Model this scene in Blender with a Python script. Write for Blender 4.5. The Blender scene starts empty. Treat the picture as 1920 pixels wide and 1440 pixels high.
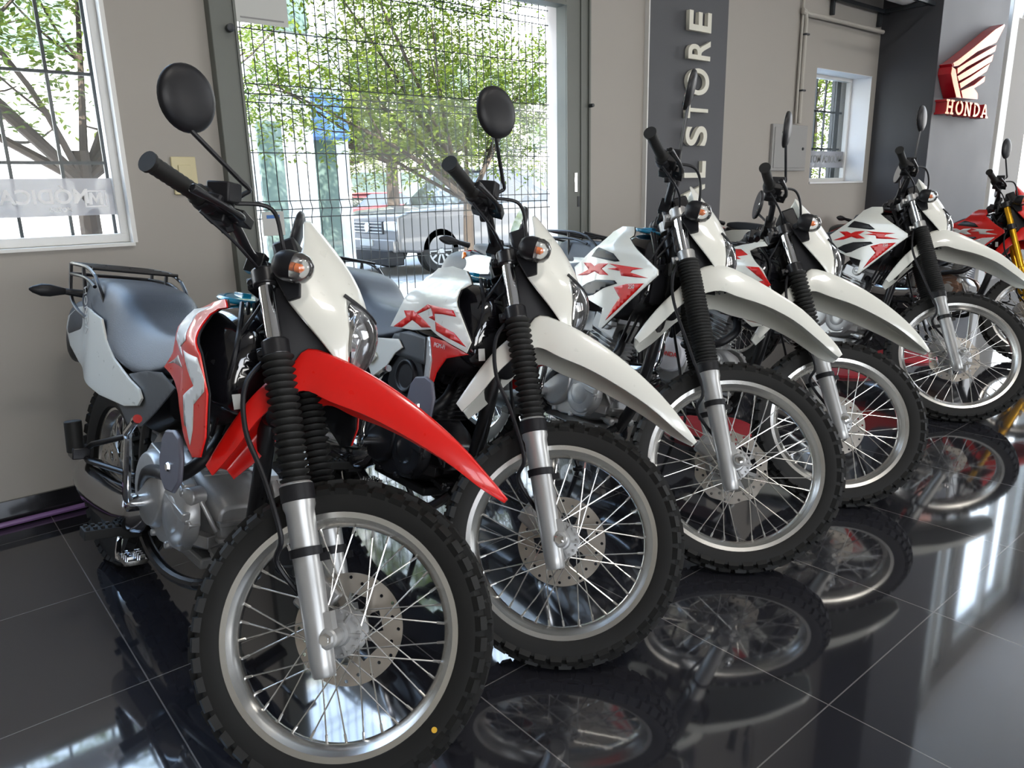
import bpy, bmesh, math, random
from math import sin, cos, tan, pi, radians as R
from mathutils import Vector as V, Matrix
random.seed(7)
C = bpy.context.scene.collection
SC = bpy.context.scene
# ------------------------------------------------------------------ camera
cam = bpy.data.cameras.new('camera'); cam.sensor_width = 36; cam.lens = 1400 / 1920 * 36
cam.clip_start = .05; cam.clip_end = 300
co = bpy.data.objects.new('camera', cam); C.objects.link(co); SC.camera = co
RX = V((0.76496083, -0.6436728, -0.02280933)); DN = V((-0.17814327, -0.17741304, -0.96787891)); FW = V((0.61895065, 0.74445278, -0.25038))
co.matrix_world = Matrix(((RX.x, -DN.x, -FW.x, 0), (RX.y, -DN.y, -FW.y, 0), (RX.z, -DN.z, -FW.z, 1.2), (0, 0, 0, 1)))
# ------------------------------------------------------------------ world, sun, exposure
w = bpy.data.worlds.new('sky'); SC.world = w; w.use_nodes = True
nt = w.node_tree; bg = nt.nodes['Background']
tc = nt.nodes.new('ShaderNodeTexCoord'); sx = nt.nodes.new('ShaderNodeSeparateXYZ'); rp = nt.nodes.new('ShaderNodeValToRGB')
nt.links.new(tc.outputs['Generated'], sx.inputs[0]); nt.links.new(sx.outputs['Z'], rp.inputs[0]); nt.links.new(rp.outputs[0], bg.inputs[0])
rp.color_ramp.elements[0].color = (1, .98, .94, 1); rp.color_ramp.elements[1].color = (.42, .64, 1, 1)
rp.color_ramp.elements[1].position = .8
bg.inputs[1].default_value = 10
sun = bpy.data.lights.new('sun', 'SUN'); sun.energy = 21; sun.angle = .01; sun.color = (1, .95, .86)
so = bpy.data.objects.new('sun', sun); C.objects.link(so)
so.rotation_euler = V((.35, .62, -.70)).to_track_quat('-Z', 'Y').to_euler()
SC.view_settings.view_transform = 'Standard'; SC.view_settings.look = 'None'; SC.view_settings.gamma = 1
SC.view_settings.use_curve_mapping = False
SC.view_settings.exposure = 0.0
def area(name, loc, sx_, sy_, power, col, rot):
    l = bpy.data.lights.new(name, 'AREA'); l.shape = 'RECTANGLE'; l.size = sx_; l.size_y = sy_; l.energy = power; l.color = col
    o = bpy.data.objects.new(name, l); C.objects.link(o); o.location = loc; o.rotation_euler = rot
    return o
FILL_LAMPS = [(1.2, -1.3), (4.6, -1.3), (8.0, -1.3), (11.0, .6)]
CEIL = 5.8
for i, (x, y) in enumerate(FILL_LAMPS):
    area('added_ceiling_fill', (x, y, CEIL - .09), 1.2, .5, (95, 50, 25, 20)[i], (1, .95, .88), (0, 0, 0))  # fill light added overhead, out of view, to brighten the room

# ------------------------------------------------------------------ materials
MATS = {}
def mat(n, col, rough=.5, metal=0, coat=0, spec=.5, noise=0, nscale=30, bump=0, trans=0):
    if n in MATS: return MATS[n]
    m = bpy.data.materials.new(n); m.use_nodes = True; t = m.node_tree; b = t.nodes['Principled BSDF']
    b.inputs['Base Color'].default_value = (*col, 1); b.inputs['Roughness'].default_value = rough; b.inputs['Metallic'].default_value = metal
    b.inputs['Coat Weight'].default_value = coat; b.inputs['Coat Roughness'].default_value = .04; b.inputs['Specular IOR Level'].default_value = spec
    nz = t.nodes.new('ShaderNodeTexNoise'); tcx = t.nodes.new('ShaderNodeTexCoord'); nz.inputs['Scale'].default_value = nscale; nz.inputs['Detail'].default_value = 4
    t.links.new(tcx.outputs['Object'], nz.inputs['Vector'])
    if noise:
        mx = t.nodes.new('ShaderNodeMixRGB'); mx.inputs[1].default_value = (*[c * (1 - noise) for c in col], 1); mx.inputs[2].default_value = (*[min(1, c * (1 + noise)) for c in col], 1)
        t.links.new(nz.outputs[0], mx.inputs[0]); t.links.new(mx.outputs[0], b.inputs['Base Color'])
    mr = t.nodes.new('ShaderNodeMapRange'); mr.inputs[3].default_value = rough * .9; mr.inputs[4].default_value = min(1, rough * 1.15)
    t.links.new(nz.outputs[0], mr.inputs[0]); t.links.new(mr.outputs[0], b.inputs['Roughness'])
    if bump:
        bp = t.nodes.new('ShaderNodeBump'); bp.inputs['Strength'].default_value = bump; bp.inputs['Distance'].default_value = .002
        t.links.new(nz.outputs[0], bp.inputs['Height']); t.links.new(bp.outputs[0], b.inputs['Normal'])
    MATS[n] = m; return m
WHITE = mat('white_paint', (.70, .70, .64), .28, coat=.6)
REDP = mat('red_paint', (.64, .009, .006), .28, coat=.35, spec=.4)
REDD = mat('red_decal', (.62, .010, .008), .3, coat=.12, spec=.35)
WDEC = mat('white_decal', (.66, .66, .64), .3, coat=.15, spec=.35)
GDEC = mat('grey_decal', (.22, .22, .21), .3, coat=.5)
KDEC = mat('black_decal', (.010, .010, .012), .35, spec=.3)
SILV = mat('silver_decal', (.55, .56, .55), .3, metal=.3, coat=.5)
BLK = mat('black_plastic', (.010, .010, .012), .42, spec=.3)
BLKG = mat('black_gloss', (.006, .006, .008), .1, coat=1)
BLKM = mat('black_metal', (.014, .014, .016), .28, metal=.2)
GRYP = mat('grey_plastic', (.05, .055, .06), .45, noise=.08, nscale=200)
SEAT = mat('seat_vinyl', (.028, .034, .046), .44, noise=.1, nscale=400, bump=.3)
RUB = mat('rubber', (.010, .010, .0095), .6, spec=.35, noise=.2, nscale=120)
TYRE = mat('tyre_rubber', (.010, .0098, .009), .6, spec=.3, noise=.25, nscale=60)
CHR = mat('chrome', (.80, .80, .80), .07, metal=1)
RIMM = mat('rim_alloy', (.74, .73, .70), .24, metal=1)
ALU = mat('fork_silver', (.42, .42, .41), .34, metal=.55, noise=.04)
CAST = mat('cast_aluminium', (.36, .36, .355), .36, metal=.55, noise=.12, nscale=40, bump=.2)
DISC = mat('disc_steel', (.50, .46, .41), .28, metal=.9, noise=.1)
SPK = mat('spoke_steel', (.66, .65, .62), .22, metal=.9)
BRNZ = mat('bronze_casting', (.22, .13, .09), .4, metal=.6)
GOLD = mat('gold_anodised', (.80, .42, .02), .25, metal=.7)
GREYC = mat('grey_shield', (.11, .11, .14), .45)
BLUE = mat('blue_film', (.01, .22, .38), .08, coat=1)
AMB = mat('amber_lens', (.9, .18, .01), .15, coat=.5)
REDL = mat('red_lens', (.5, .01, .01), .12, coat=.5)
def glassmat(n, tint=(1, 1, 1), gl=.12, body=0, bodycol=(1, 1, 1)):
    m = bpy.data.materials.new(n); m.use_nodes = True; t = m.node_tree; t.nodes.remove(t.nodes['Principled BSDF']); out = t.nodes['Material Output']
    tr = t.nodes.new('ShaderNodeBsdfTransparent'); tr.inputs[0].default_value = (*tint, 1)
    g = t.nodes.new('ShaderNodeBsdfGlossy'); g.inputs['Roughness'].default_value = .02
    fr = t.nodes.new('ShaderNodeFresnel'); fr.inputs[0].default_value = 1.45
    mx = t.nodes.new('ShaderNodeMixShader'); mul = t.nodes.new('ShaderNodeMath'); mul.operation = 'MULTIPLY'; mul.inputs[1].default_value = gl * 8
    t.links.new(fr.outputs[0], mul.inputs[0]); t.links.new(mul.outputs[0], mx.inputs[0]); t.links.new(g.outputs[0], mx.inputs[2])
    if body:
        d = t.nodes.new('ShaderNodeBsdfTranslucent'); d.inputs[0].default_value = (*bodycol, 1); d2 = t.nodes.new('ShaderNodeBsdfDiffuse'); d2.inputs[0].default_value = (*bodycol, 1)
        md = t.nodes.new('ShaderNodeMixShader'); md.inputs[0].default_value = .5; t.links.new(d.outputs[0], md.inputs[1]); t.links.new(d2.outputs[0], md.inputs[2])
        m2 = t.nodes.new('ShaderNodeMixShader'); m2.inputs[0].default_value = body; t.links.new(tr.outputs[0], m2.inputs[1]); t.links.new(md.outputs[0], m2.inputs[2]); t.links.new(m2.outputs[0], mx.inputs[1])
    else: t.links.new(tr.outputs[0], mx.inputs[1])
    t.links.new(mx.outputs[0], out.inputs[0]); return m
GLS = glassmat('window_glass', (.97, .98, .97), .012)
LENSG = glassmat('clear_lens', (.93, .94, .95), .25, .10, (.8, .8, .8))
FROST = glassmat('frosted_film', (1, 1, 1), .06, .82, (.40, .39, .40))
FROSTB = glassmat('white_film', (1, 1, 1), .06, .95, (1, 1, 1))

# ------------------------------------------------------------------ mesh helpers
class MB:
    def __init__(s): s.v = []; s.f = []; s.m = []; s.mi = 0
    def add(s, vs, fs):
        o = len(s.v); s.v += [V(p) for p in vs]; s.f += [tuple(i + o for i in f) for f in fs]; s.m += [s.mi] * len(fs); return s
    def box(s, c, sz, rot=None, tap=1.0):
        hx, hy, hz = [q / 2 for q in sz]; vs = []
        for k, (x, y, z) in enumerate(((-1, -1, -1), (1, -1, -1), (1, 1, -1), (-1, 1, -1), (-1, -1, 1), (1, -1, 1), (1, 1, 1), (-1, 1, 1))):
            q = tap if z > 0 else 1; p = V((x * hx * q, y * hy * q, z * hz)); vs.append((rot @ p if rot else p) + V(c))
        return s.add(vs, [(0, 3, 2, 1), (4, 5, 6, 7), (0, 1, 5, 4), (1, 2, 6, 5), (2, 3, 7, 6), (3, 0, 4, 7)])
    def loft(s, rings, cap=True, closed=True):
        n = len(rings[0]); vs = [p for r in rings for p in r]; fs = []
        for i in range(len(rings) - 1):
            for j in range(n if closed else n - 1):
                a, b = i * n + j, i * n + (j + 1) % n; fs.append((a, b, b + n, a + n))
        if cap and closed: fs += [tuple(range(n))[::-1], tuple(range((len(rings) - 1) * n, len(rings) * n))]
        return s.add(vs, fs)
    def tube(s, pts, r, seg=10, cap=True):
        pts = [V(p) for p in pts]; n = len(pts); rr = r if isinstance(r, (list, tuple)) else [r] * n; rings = []; prev = None
        for i in range(n):
            d = (pts[min(i + 1, n - 1)] - pts[max(i - 1, 0)]).normalized()
            if prev is None:
                u = d.orthogonal().normalized()
            else:
                u = (prev - d * prev.dot(d)); u = u.normalized() if u.length > 1e-6 else d.orthogonal().normalized()
            prev = u; q = d.cross(u)
            rings.append([pts[i] + (u * cos(2 * pi * k / seg) + q * sin(2 * pi * k / seg)) * rr[i] for k in range(seg)])
        return s.loft(rings, cap)
    def lathe(s, c, ax, prof, seg=32, cap=True, closedprof=False):
        c = V(c); ax = V(ax).normalized(); u = ax.orthogonal().normalized(); q = ax.cross(u); rings = []
        for (h, r) in prof: rings.append([c + ax * h + (u * cos(2 * pi * k / seg) + q * sin(2 * pi * k / seg)) * max(r, 1e-5) for k in range(seg)])
        if closedprof: rings.append(rings[0])
        return s.loft(rings, cap and not closedprof)
    def grid(s, rows):
        return s.loft(rows, False, False)
    def build(s, name, mats, parent=None, M=None, smooth=True, bevel=0, solid=0, sub=0, bseg=2, ang=35):
        me = bpy.data.meshes.new(name); me.from_pydata(s.v, [], s.f)
        mats = mats if isinstance(mats, (list, tuple)) else [mats]
        for m in mats: me.materials.append(m)
        for p, k in zip(me.polygons, s.m): p.material_index = min(k, len(mats) - 1)
        bm = bmesh.new(); bm.from_mesh(me); bmesh.ops.remove_doubles(bm, verts=bm.verts, dist=1e-5); bmesh.ops.recalc_face_normals(bm, faces=bm.faces); bm.to_mesh(me); bm.free()
        return link(name, me, parent, M, smooth, bevel, solid, sub, bseg, ang)
def link(name, me, parent=None, M=None, smooth=True, bevel=0, solid=0, sub=0, bseg=2, ang=35):
    o = bpy.data.objects.new(name, me); C.objects.link(o)
    if parent: o.parent = parent
    if M: o.matrix_local = M
    if solid: md = o.modifiers.new('s', 'SOLIDIFY'); md.thickness = solid; md.offset = 0
    if sub: md = o.modifiers.new('u', 'SUBSURF'); md.levels = sub; md.render_levels = sub
    if bevel: md = o.modifiers.new('b', 'BEVEL'); md.width = bevel; md.segments = bseg; md.limit_method = 'ANGLE'; md.angle_limit = R(40)
    if smooth and me is not None and hasattr(me, 'polygons'):
        me.polygons.foreach_set('use_smooth', [True] * len(me.polygons))
        me.set_sharp_from_angle(angle=R(ang))
    return o
def tag(o, label=None, cat=None, group=None, kind=None):
    if label: o['label'] = label
    if cat: o['category'] = cat
    if group: o['group'] = group
    if kind: o['kind'] = kind
    return o
def empty(name, loc=(0, 0, 0), rz=0):
    o = bpy.data.objects.new(name, None); C.objects.link(o); o.location = loc; o.rotation_euler = (0, 0, rz); o.empty_display_size = .1; return o
def smooth_path(pts, n=6):
    pts = [V(p) for p in pts]; out = []
    for i in range(len(pts) - 1):
        p0 = pts[max(i - 1, 0)]; p1 = pts[i]; p2 = pts[i + 1]; p3 = pts[min(i + 2, len(pts) - 1)]
        for k in range(n):
            t = k / n; out.append(.5 * ((2 * p1) + (p2 - p0) * t + (2 * p0 - 5 * p1 + 4 * p2 - p3) * t * t + (3 * p1 - p0 - 3 * p2 + p3) * t ** 3))
    out.append(pts[-1]); return out
def sup(x, w0, w1, z0, z1, n=20, e=3.0, xs=0):
    """closed ring across the bike at x: half width w0 at the bottom z0, w1 at the top z1"""
    out = []
    for k in range(n):
        a = 2 * pi * k / n; c_, s_ = cos(a), sin(a)
        u = math.copysign(abs(c_) ** (2 / e), c_); v = math.copysign(abs(s_) ** (2 / e), s_)
        t = (v + 1) / 2; out.append(V((x + xs * t, u * (w0 + (w1 - w0) * t), z0 + (z1 - z0) * t)))
    return out
def sm(t): t = min(1, max(0, t)); return t * t * (3 - 2 * t)
def panel(name, poly, yf, side, m, parent=None, M=None, th=.004, off=0, cell=.015, bevel=0, edge=0):
    """curved sheet: polygon in the side (x, z) plane laid on the surface y = side*yf(x, z)"""
    bm = bmesh.new(); vs = [bm.verts.new((x, 0, z)) for x, z in poly]; bm.faces.new(vs)
    xs = [p[0] for p in poly]; zs = [p[1] for p in poly]
    for ax, lo, hi in ((0, min(xs), max(xs)), (2, min(zs), max(zs))):
        k = int((hi - lo) / cell)
        for i in range(1, k + 1):
            p = [0, 0, 0]; p[ax] = lo + (hi - lo) * i / (k + 1); nn = [0, 0, 0]; nn[ax] = 1
            bmesh.ops.bisect_plane(bm, geom=bm.verts[:] + bm.edges[:] + bm.faces[:], plane_co=p, plane_no=nn, dist=1e-6)
    for v_ in bm.verts: v_.co.y = side * (yf(v_.co.x, v_.co.z) + off)
    bmesh.ops.triangulate(bm, faces=[f for f in bm.faces if len(f.verts) > 4])
    bmesh.ops.recalc_face_normals(bm, faces=bm.faces)
    me = bpy.data.meshes.new(name); bm.to_mesh(me); bm.free(); me.materials.append(m)
    o = link(name, me, parent, M, True, 0, 0, ang=75)
    md = o.modifiers.new('s', 'SOLIDIFY'); md.thickness = th; md.offset = 0
    if bevel: md = o.modifiers.new('b', 'BEVEL'); md.width = bevel; md.segments = 2; md.limit_method = 'ANGLE'; md.angle_limit = R(50)
    return o
def curve_plate(name, loops, th, m, parent, M):
    """flat plate with real holes; loops are lists of 2-D points, the first the outline"""
    cu = bpy.data.curves.new(name, 'CURVE'); cu.dimensions = '2D'; cu.fill_mode = 'BOTH'; cu.extrude = th / 2
    for lp in loops:
        sp = cu.splines.new('POLY'); sp.points.add(len(lp) - 1)
        for p, q in zip(sp.points, lp): p.co = (q[0], q[1], 0, 1)
        sp.use_cyclic_u = True
    cu.materials.append(m); o = bpy.data.objects.new(name, to_mesh(cu)); C.objects.link(o)
    if parent: o.parent = parent
    o.matrix_local = M; return o
def to_mesh(cu):
    tmp = bpy.data.objects.new('temporary', cu); C.objects.link(tmp); bpy.context.view_layer.update()
    me = bpy.data.meshes.new_from_object(tmp.evaluated_get(bpy.context.evaluated_depsgraph_get())); bpy.data.objects.remove(tmp); return me
def circ(r, n=40, cx=0, cy=0, a0=0): return [(cx + r * cos(2 * pi * k / n + a0), cy + r * sin(2 * pi * k / n + a0)) for k in range(n)]
def text(name, body, size, ext, m, parent=None, M=None, bold=0, al='CENTER'):
    cu = bpy.data.curves.new(name, 'FONT'); cu.body = body; cu.size = size; cu.extrude = ext; cu.offset = bold; cu.align_x = al; cu.align_y = 'CENTER'
    cu.materials.append(m); o = bpy.data.objects.new(name, to_mesh(cu)); C.objects.link(o)
    if parent: o.parent = parent
    if M: o.matrix_local = M
    return o
# ------------------------------------------------------------------ room shell
D = 3.297; D2 = D + .30
WALLM = mat('wall_paint', (.345, .325, .295), .75, noise=.03, nscale=3)
WALLG = mat('grey_wall_paint', (.30, .30, .295), .75, noise=.03, nscale=3)
DKG = mat('dark_grey_paint', (.05, .052, .060), .5, noise=.03, nscale=4)
PILG = mat('pillar_paint', (.115, .118, .128), .55, noise=.03, nscale=4)
CEILM = mat('ceiling_paint', (.85, .84, .84), .8)
FRM = mat('grey_frame_paint', (.125, .135, .12), .45, noise=.05, nscale=20)
WFR = mat('white_frame_paint', (.68, .68, .66), .4)
DARK = mat('dark_steel', (.02, .025, .03), .4)
SKB = mat('black_tile', (.012, .012, .014), .12, coat=.5)
fl = bpy.data.materials.new('floor_tile'); fl.use_nodes = True; t_ = fl.node_tree; bs = t_.nodes['Principled BSDF']
tcx = t_.nodes.new('ShaderNodeTexCoord'); mp = t_.nodes.new('ShaderNodeMapping'); mp.inputs['Location'].default_value = (.261 + 6, .4985 + 6, 0)
br = t_.nodes.new('ShaderNodeTexBrick'); br.offset = 0; br.squash = 1; br.inputs['Scale'].default_value = 1; br.inputs['Brick Width'].default_value = .6; br.inputs['Row Height'].default_value = .6
br.inputs['Mortar Size'].default_value = .0018; br.inputs['Mortar Smooth'].default_value = .2
br.inputs['Color1'].default_value = (.018, .018, .022, 1); br.inputs['Color2'].default_value = (.020, .020, .024, 1); br.inputs['Mortar'].default_value = (.16, .15, .145, 1)
nz = t_.nodes.new('ShaderNodeTexNoise'); nz.inputs['Scale'].default_value = 5; nz.inputs['Detail'].default_value = 5
mr = t_.nodes.new('ShaderNodeMapRange'); mr.inputs[3].default_value = .035; mr.inputs[4].default_value = .07
t_.links.new(tcx.outputs['Object'], mp.inputs[0]); t_.links.new(mp.outputs[0], br.inputs[0]); t_.links.new(br.outputs[0], bs.inputs['Base Color'])
t_.links.new(tcx.outputs['Object'], nz.inputs[0]); t_.links.new(nz.outputs[0], mr.inputs[0]); t_.links.new(mr.outputs[0], bs.inputs['Roughness'])
bs.inputs['IOR'].default_value = 2.15
def struct(name, mb, m, bevel=0, parent=None): 
    o = mb.build(name, m, parent, smooth=bool(bevel), bevel=bevel)
    if not parent: o['kind'] = 'structure'
    return o
def bx(b, x0, x1, y0, y1, z0, z1): return b.box(((x0 + x1) / 2, (y0 + y1) / 2, (z0 + z1) / 2), (x1 - x0, y1 - y0, z1 - z0))
XL, XR_, YF = -3.0, 14.0, -4.2
struct('floor', bx(MB(), XL, XR_, YF, D + .02, -.06, 0), fl)
b = MB(); bx(b, XL - .3, XR_ + .3, YF - 3.2, D2, CEIL, CEIL + .2); struct('ceiling', b, CEILM)  # front overhang added as an unseen canopy to keep the sun out
# openings: (x0, x1, z0, z1)
W1 = (-1.55, .795, 1.035, 3.6); DR = (1.18, 3.345, 0.0, 2.26); W2 = (5.966, 6.89, 1.215, 2.09); W4 = (8.6, 10.6, 2.95, 5.5); W3 = (10.95, 13.5, .9, 5.5)
b = MB(); edges = [XL - .3]
for (x0, x1, z0, z1) in (W1, DR, W2, W4, W3):
    bx(b, edges[-1], x0, D, D2, 0, CEIL); edges.append(x1)
    if z0 > 0: bx(b, x0, x1, D, D2, 0, z0)
    bx(b, x0, x1, D, D2, z1, CEIL)
bx(b, edges[-1], XR_ + .3, D, D2, 0, CEIL); struct('wall_back', b, WALLM)
b = MB(); bx(b, XL - .3, XL, YF, D, 0, CEIL); struct('wall_left', b, WALLM)
b = MB(); bx(b, XR_, XR_ + .3, YF, D, 0, 1.0); bx(b, XR_, XR_ + .3, YF, D, 5.0, CEIL); bx(b, XR_, XR_ + .3, YF, 0.2, 1, 5); bx(b, XR_, XR_ + .3, 2.2, D, 1, 5); bx(b, XR_, XR_ + .3, -1.5, -.9, 1, 5); bx(b, XR_, XR_ + .3, YF, -3.6, 1, 5); struct('wall_right', b, CEILM)
b = MB(); bx(b, XL, XR_, YF - .3, YF, 2.75, CEIL); bx(b, XL, XR_, YF - .3, YF, 0, .25)
for x, wd in ((-3, 1.2), (-.2, .4), (2.7, 3.3), (8.5, .4), (11.0, 3.0)): bx(b, x, x + wd, YF - .3, YF, 0, 3)
bx(b, XL, XR_, YF - .3, YF, .25, .7)
struct('wall_front', b, WALLM)
# window 1 with its steel bars and film strip
def frame(b, x0, x1, z0, z1, y, w_, d): bx(b, x0, x1, y, y + d, z0, z0 + w_); bx(b, x0, x1, y, y + d, z1 - w_, z1); bx(b, x0, x0 + w_, y, y + d, z0 + w_, z1 - w_); bx(b, x1 - w_, x1, y, y + d, z0 + w_, z1 - w_); return b
wn = struct('window_1', frame(MB(), W1[0], W1[1], W1[2], W1[3], D + .05, .035, .05), WFR, .004)
b = MB(); bx(b, W1[0], W1[1], D - .015, D + .05, W1[2] - .012, W1[2]); bx(b, W1[1] - .004, W1[1] + .012, D - .006, D + .06, W1[2], W1[3]); b.build('window_sill', WFR, wn)
struct('window_pane', bx(MB(), W1[0] + .03, W1[1] - .03, D + .08, D + .084, W1[2] + .03, W1[3] - .03), GLS, parent=wn)
b = MB()
for x in [.607 - .172 * i for i in range(0, 12)] + [.762]: bx(b, x - .006, x + .006, D + .13, D + .142, W1[2], W1[3])
for z in (1.345, 1.675, 2.0, 2.33, 2.66, 2.99, 3.32): bx(b, W1[0], W1[1], D + .128, D + .140, z - .006, z + .006)
b.build('window_bars', DARK, wn)
bx(MB(), W1[0] + .03, W1[1] - .03, D + .076, D + .079, 1.145, 1.285).build('film_strip', FROST, wn, smooth=False)
MT = lambda x, y, z: Matrix.Translation((x, y, z)) @ Matrix.Rotation(pi, 4, 'Z') @ Matrix.Rotation(pi / 2, 4, 'X')
text('film_lettering', 'MÓDICA', .075, .0008, FROSTB, wn, MT(.525, D + .0745, 1.215), .002)
text('film_lettering', 'MOTOS', .022, .0008, FROSTB, wn, MT(.57, D + .0745, 1.168), .001)
b = MB(); frame(b, .655, .735, 1.175, 1.24, D + .0735, .006, .002); b.loft([[(x, y, z) for x, z in ((.67, 1.185), (.682, 1.185), (.684, 1.215), (.696, 1.19), (.708, 1.215), (.710, 1.185), (.722, 1.185), (.718, 1.232), (.708, 1.232), (.696, 1.208), (.684, 1.232), (.674, 1.232))] for y in (D + .0735, D + .0755)]); b.build('film_logo', FROSTB, wn, smooth=False)
# entrance door: grey steel frame, glass, and the gate outside it
x0, x1, z0, z1 = DR
b = MB(); bx(b, x0, 1.285, D - .05, D + .03, 0, z1); bx(b, 3.15, x1, D - .05, D + .03, 0, z1); bx(b, 1.285, 3.15, D - .05, D + .03, 2.185, z1); bx(b, 1.285, 3.15, D - .05, D + .03, 0, .06)
dr = struct('door_1', b, FRM, .004)
b = MB(); bx(b, 3.15, 3.158, D - .058, D - .05, .05, 2.2); bx(b, 3.262, 3.270, D - .058, D - .05, .02, 2.24); bx(b, 3.325, 3.338, D - .062, D - .05, .02, 2.24); bx(b, 1.275, 1.285, D - .058, D - .05, 0, 2.2); bx(b, 1.285, 3.15, D - .058, D - .05, 2.185, 2.20); b.build('door_moulding', FRM, dr, smooth=False)
struct('door_pane', bx(MB(), 1.285, 3.15, D + .010, D + .016, .06, 2.185), GLS, parent=dr)
b = MB(); bx(b, 3.213, 3.236, D - .054, D - .05, 1.185, 1.295); b.build('door_handle', CHR, dr, bevel=.002); b = MB(); bx(b, 3.238, 3.254, D - .054, D - .05, 1.10, 1.16); b.build('lock_plate', DARK, dr)
b = MB(); b.lathe((1.25, D - .05, 1.862), (0, -1, 0), [(0, .014), (.012, .016), (.03, .016), (.034, .008)], 14); b.build('door_knob', DARK, dr)
b = MB(); b.lathe((3.33, D - .06, 1.67), (0, -1, 0), [(0, .012), (.03, .010)], 12); b.build('door_knob', DARK, dr)
# bright plastered jamb outside the glass
b = MB(); bx(b, 3.155, 3.345, D + .03, D + .115, 0, 2.26); struct('trim_1', b, mat('outside_plaster', (.72, .66, .64), .8))
g = empty('wire_mesh_gate', (2.2, D + .085, 0)); tag(g, 'welded wire mesh gate with V-shaped folds outside the glass door', 'gate')
b = MB(); fold = [.30, .36, .42, 1.105, 1.14, 1.175, 1.60, 1.64, 1.68, 2.115, 2.15, 2.185]
Z = [.03]
for zc in (.36, 1.14, 1.64, 2.14): Z += [zc - .038, zc, zc + .038]
Z += [2.22]
for i in range(38):
    x = -.95 + i * .0505; b.tube([(x + (.019 if (j % 3) == 2 and 0 < j < len(Z) - 1 else 0), (.0 if (j % 3) != 2 or j in (0, len(Z) - 1) else .022), z) for j, z in enumerate(Z)], .0026, 5)
b.build('vertical_wires', DARK, g)
b = MB()
for z in [.1, .2] + [zc + d_ for zc in (.36, 1.14, 1.64, 2.14) for d_ in (-.038, 0, .038)] + [.62, .88, 1.39, 1.90]:
    b.tube([(-.96, .022 if any(abs(z - q) < .001 for q in (.36, 1.14, 1.64, 2.14)) else 0, z), (.94, .022 if any(abs(z - q) < .001 for q in (.36, 1.14, 1.64, 2.14)) else 0, z)], .0026, 5)
b.build('horizontal_wires', DARK, g)
# sheets of paper on the glass
PAP = mat('paper', (.50, .51, .49), .7)
o = tag(bx(MB(), 1.295, 1.535, D + .003, D + .006, 1.905, 2.10).build('paper_sheet', PAP, smooth=False), 'large plain grey sheet of paper taped high on the glass door', 'paper')
bx(MB(), 1.325, 1.515, D + .0015, D + .003, 1.922, 1.928).build('printed_line', mat('grey_print', (.25, .25, .25), .7), o, smooth=False)
o = tag(bx(MB(), 1.33, 1.43, D + .003, D + .006, 1.03, 1.135).build('paper_notice', PAP, smooth=False), 'small pale notice with a blue header low on the glass door', 'notice')
bx(MB(), 1.35, 1.41, D + .0015, D + .003, 1.105, 1.12).build('header_bar', mat('blue_print', (.05, .16, .45), .5), o, smooth=False)
# skirting tiles
b = MB(); bx(b, XL, DR[0], D - .012, D, 0, .095); bx(b, DR[1], 3.88, D - .012, D, 0, .095); bx(b, 4.70, 7.0, D - .012, D, 0, .095); struct('baseboard_back', b, SKB)
b = MB(); b.tube([(XL + .1, D - .035, .014), (3.84, D - .035, .014)], .011, 8); tag(b.build('purple_cord', mat('purple_cord', (.20, .10, .26), .3, coat=.5)), 'thin purple cord laid on the floor along the foot of the window wall', 'cord')
# light switch
sw = tag(MB().box((1.02, D - .006, 1.29), (.098, .012, .150)).build('light_switch', mat('cream_plastic', (.56, .50, .30), .4), bevel=.004), 'cream wall switch plate beside the door frame', 'switch')
MB().box((1.02, D - .014, 1.29), (.05, .008, .085)).build('switch_rocker', mat('cream_plastic', (.56, .50, .30), .4), sw, bevel=.002)
# dark band with upright letters
struct('trim_2', bx(MB(), 3.886, 4.70, D - .03, D, 0, CEIL), DKG)
struct('trim_3', bx(MB(), 3.876, 3.886, D - .032, D, 0, CEIL), WFR)
sg = empty('wall_lettering', (4.37, D - .03, 1.7)); tag(sg, 'cream raised letters running up the dark grey band on the wall', 'sign lettering')
CRM = mat('cream_letter', (.66, .65, .56), .45)
for ch, za, zb in (('E', 2.17, 2.29), ('R', 1.995, 2.118), ('O', 1.787, 1.952), ('T', 1.64, 1.745), ('S', 1.465, 1.592), ('L', 1.25, 1.36), ('A', 1.065, 1.215)):
    cu = bpy.data.curves.new('letter', 'FONT'); cu.body = ch; cu.size = .34; cu.extrude = .014; cu.offset = .006; cu.align_x = 'CENTER'; cu.align_y = 'CENTER'; cu.materials.append(CRM)
    o = bpy.data.objects.new('letter', to_mesh(cu)); C.objects.link(o); o.parent = sg
    o.matrix_local = Matrix.Translation((0, -.016, (za + zb) / 2 - 1.7)) @ Matrix.Rotation(pi / 2, 4, 'X') @ Matrix.Rotation(pi / 2, 4, 'Z')
    bpy.context.view_layer.update(); dx, dy = o.dimensions.x, o.dimensions.y
    o.scale = ((zb - za) / max(dx, .01), .235 / max(dy, .01), 1)
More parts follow.
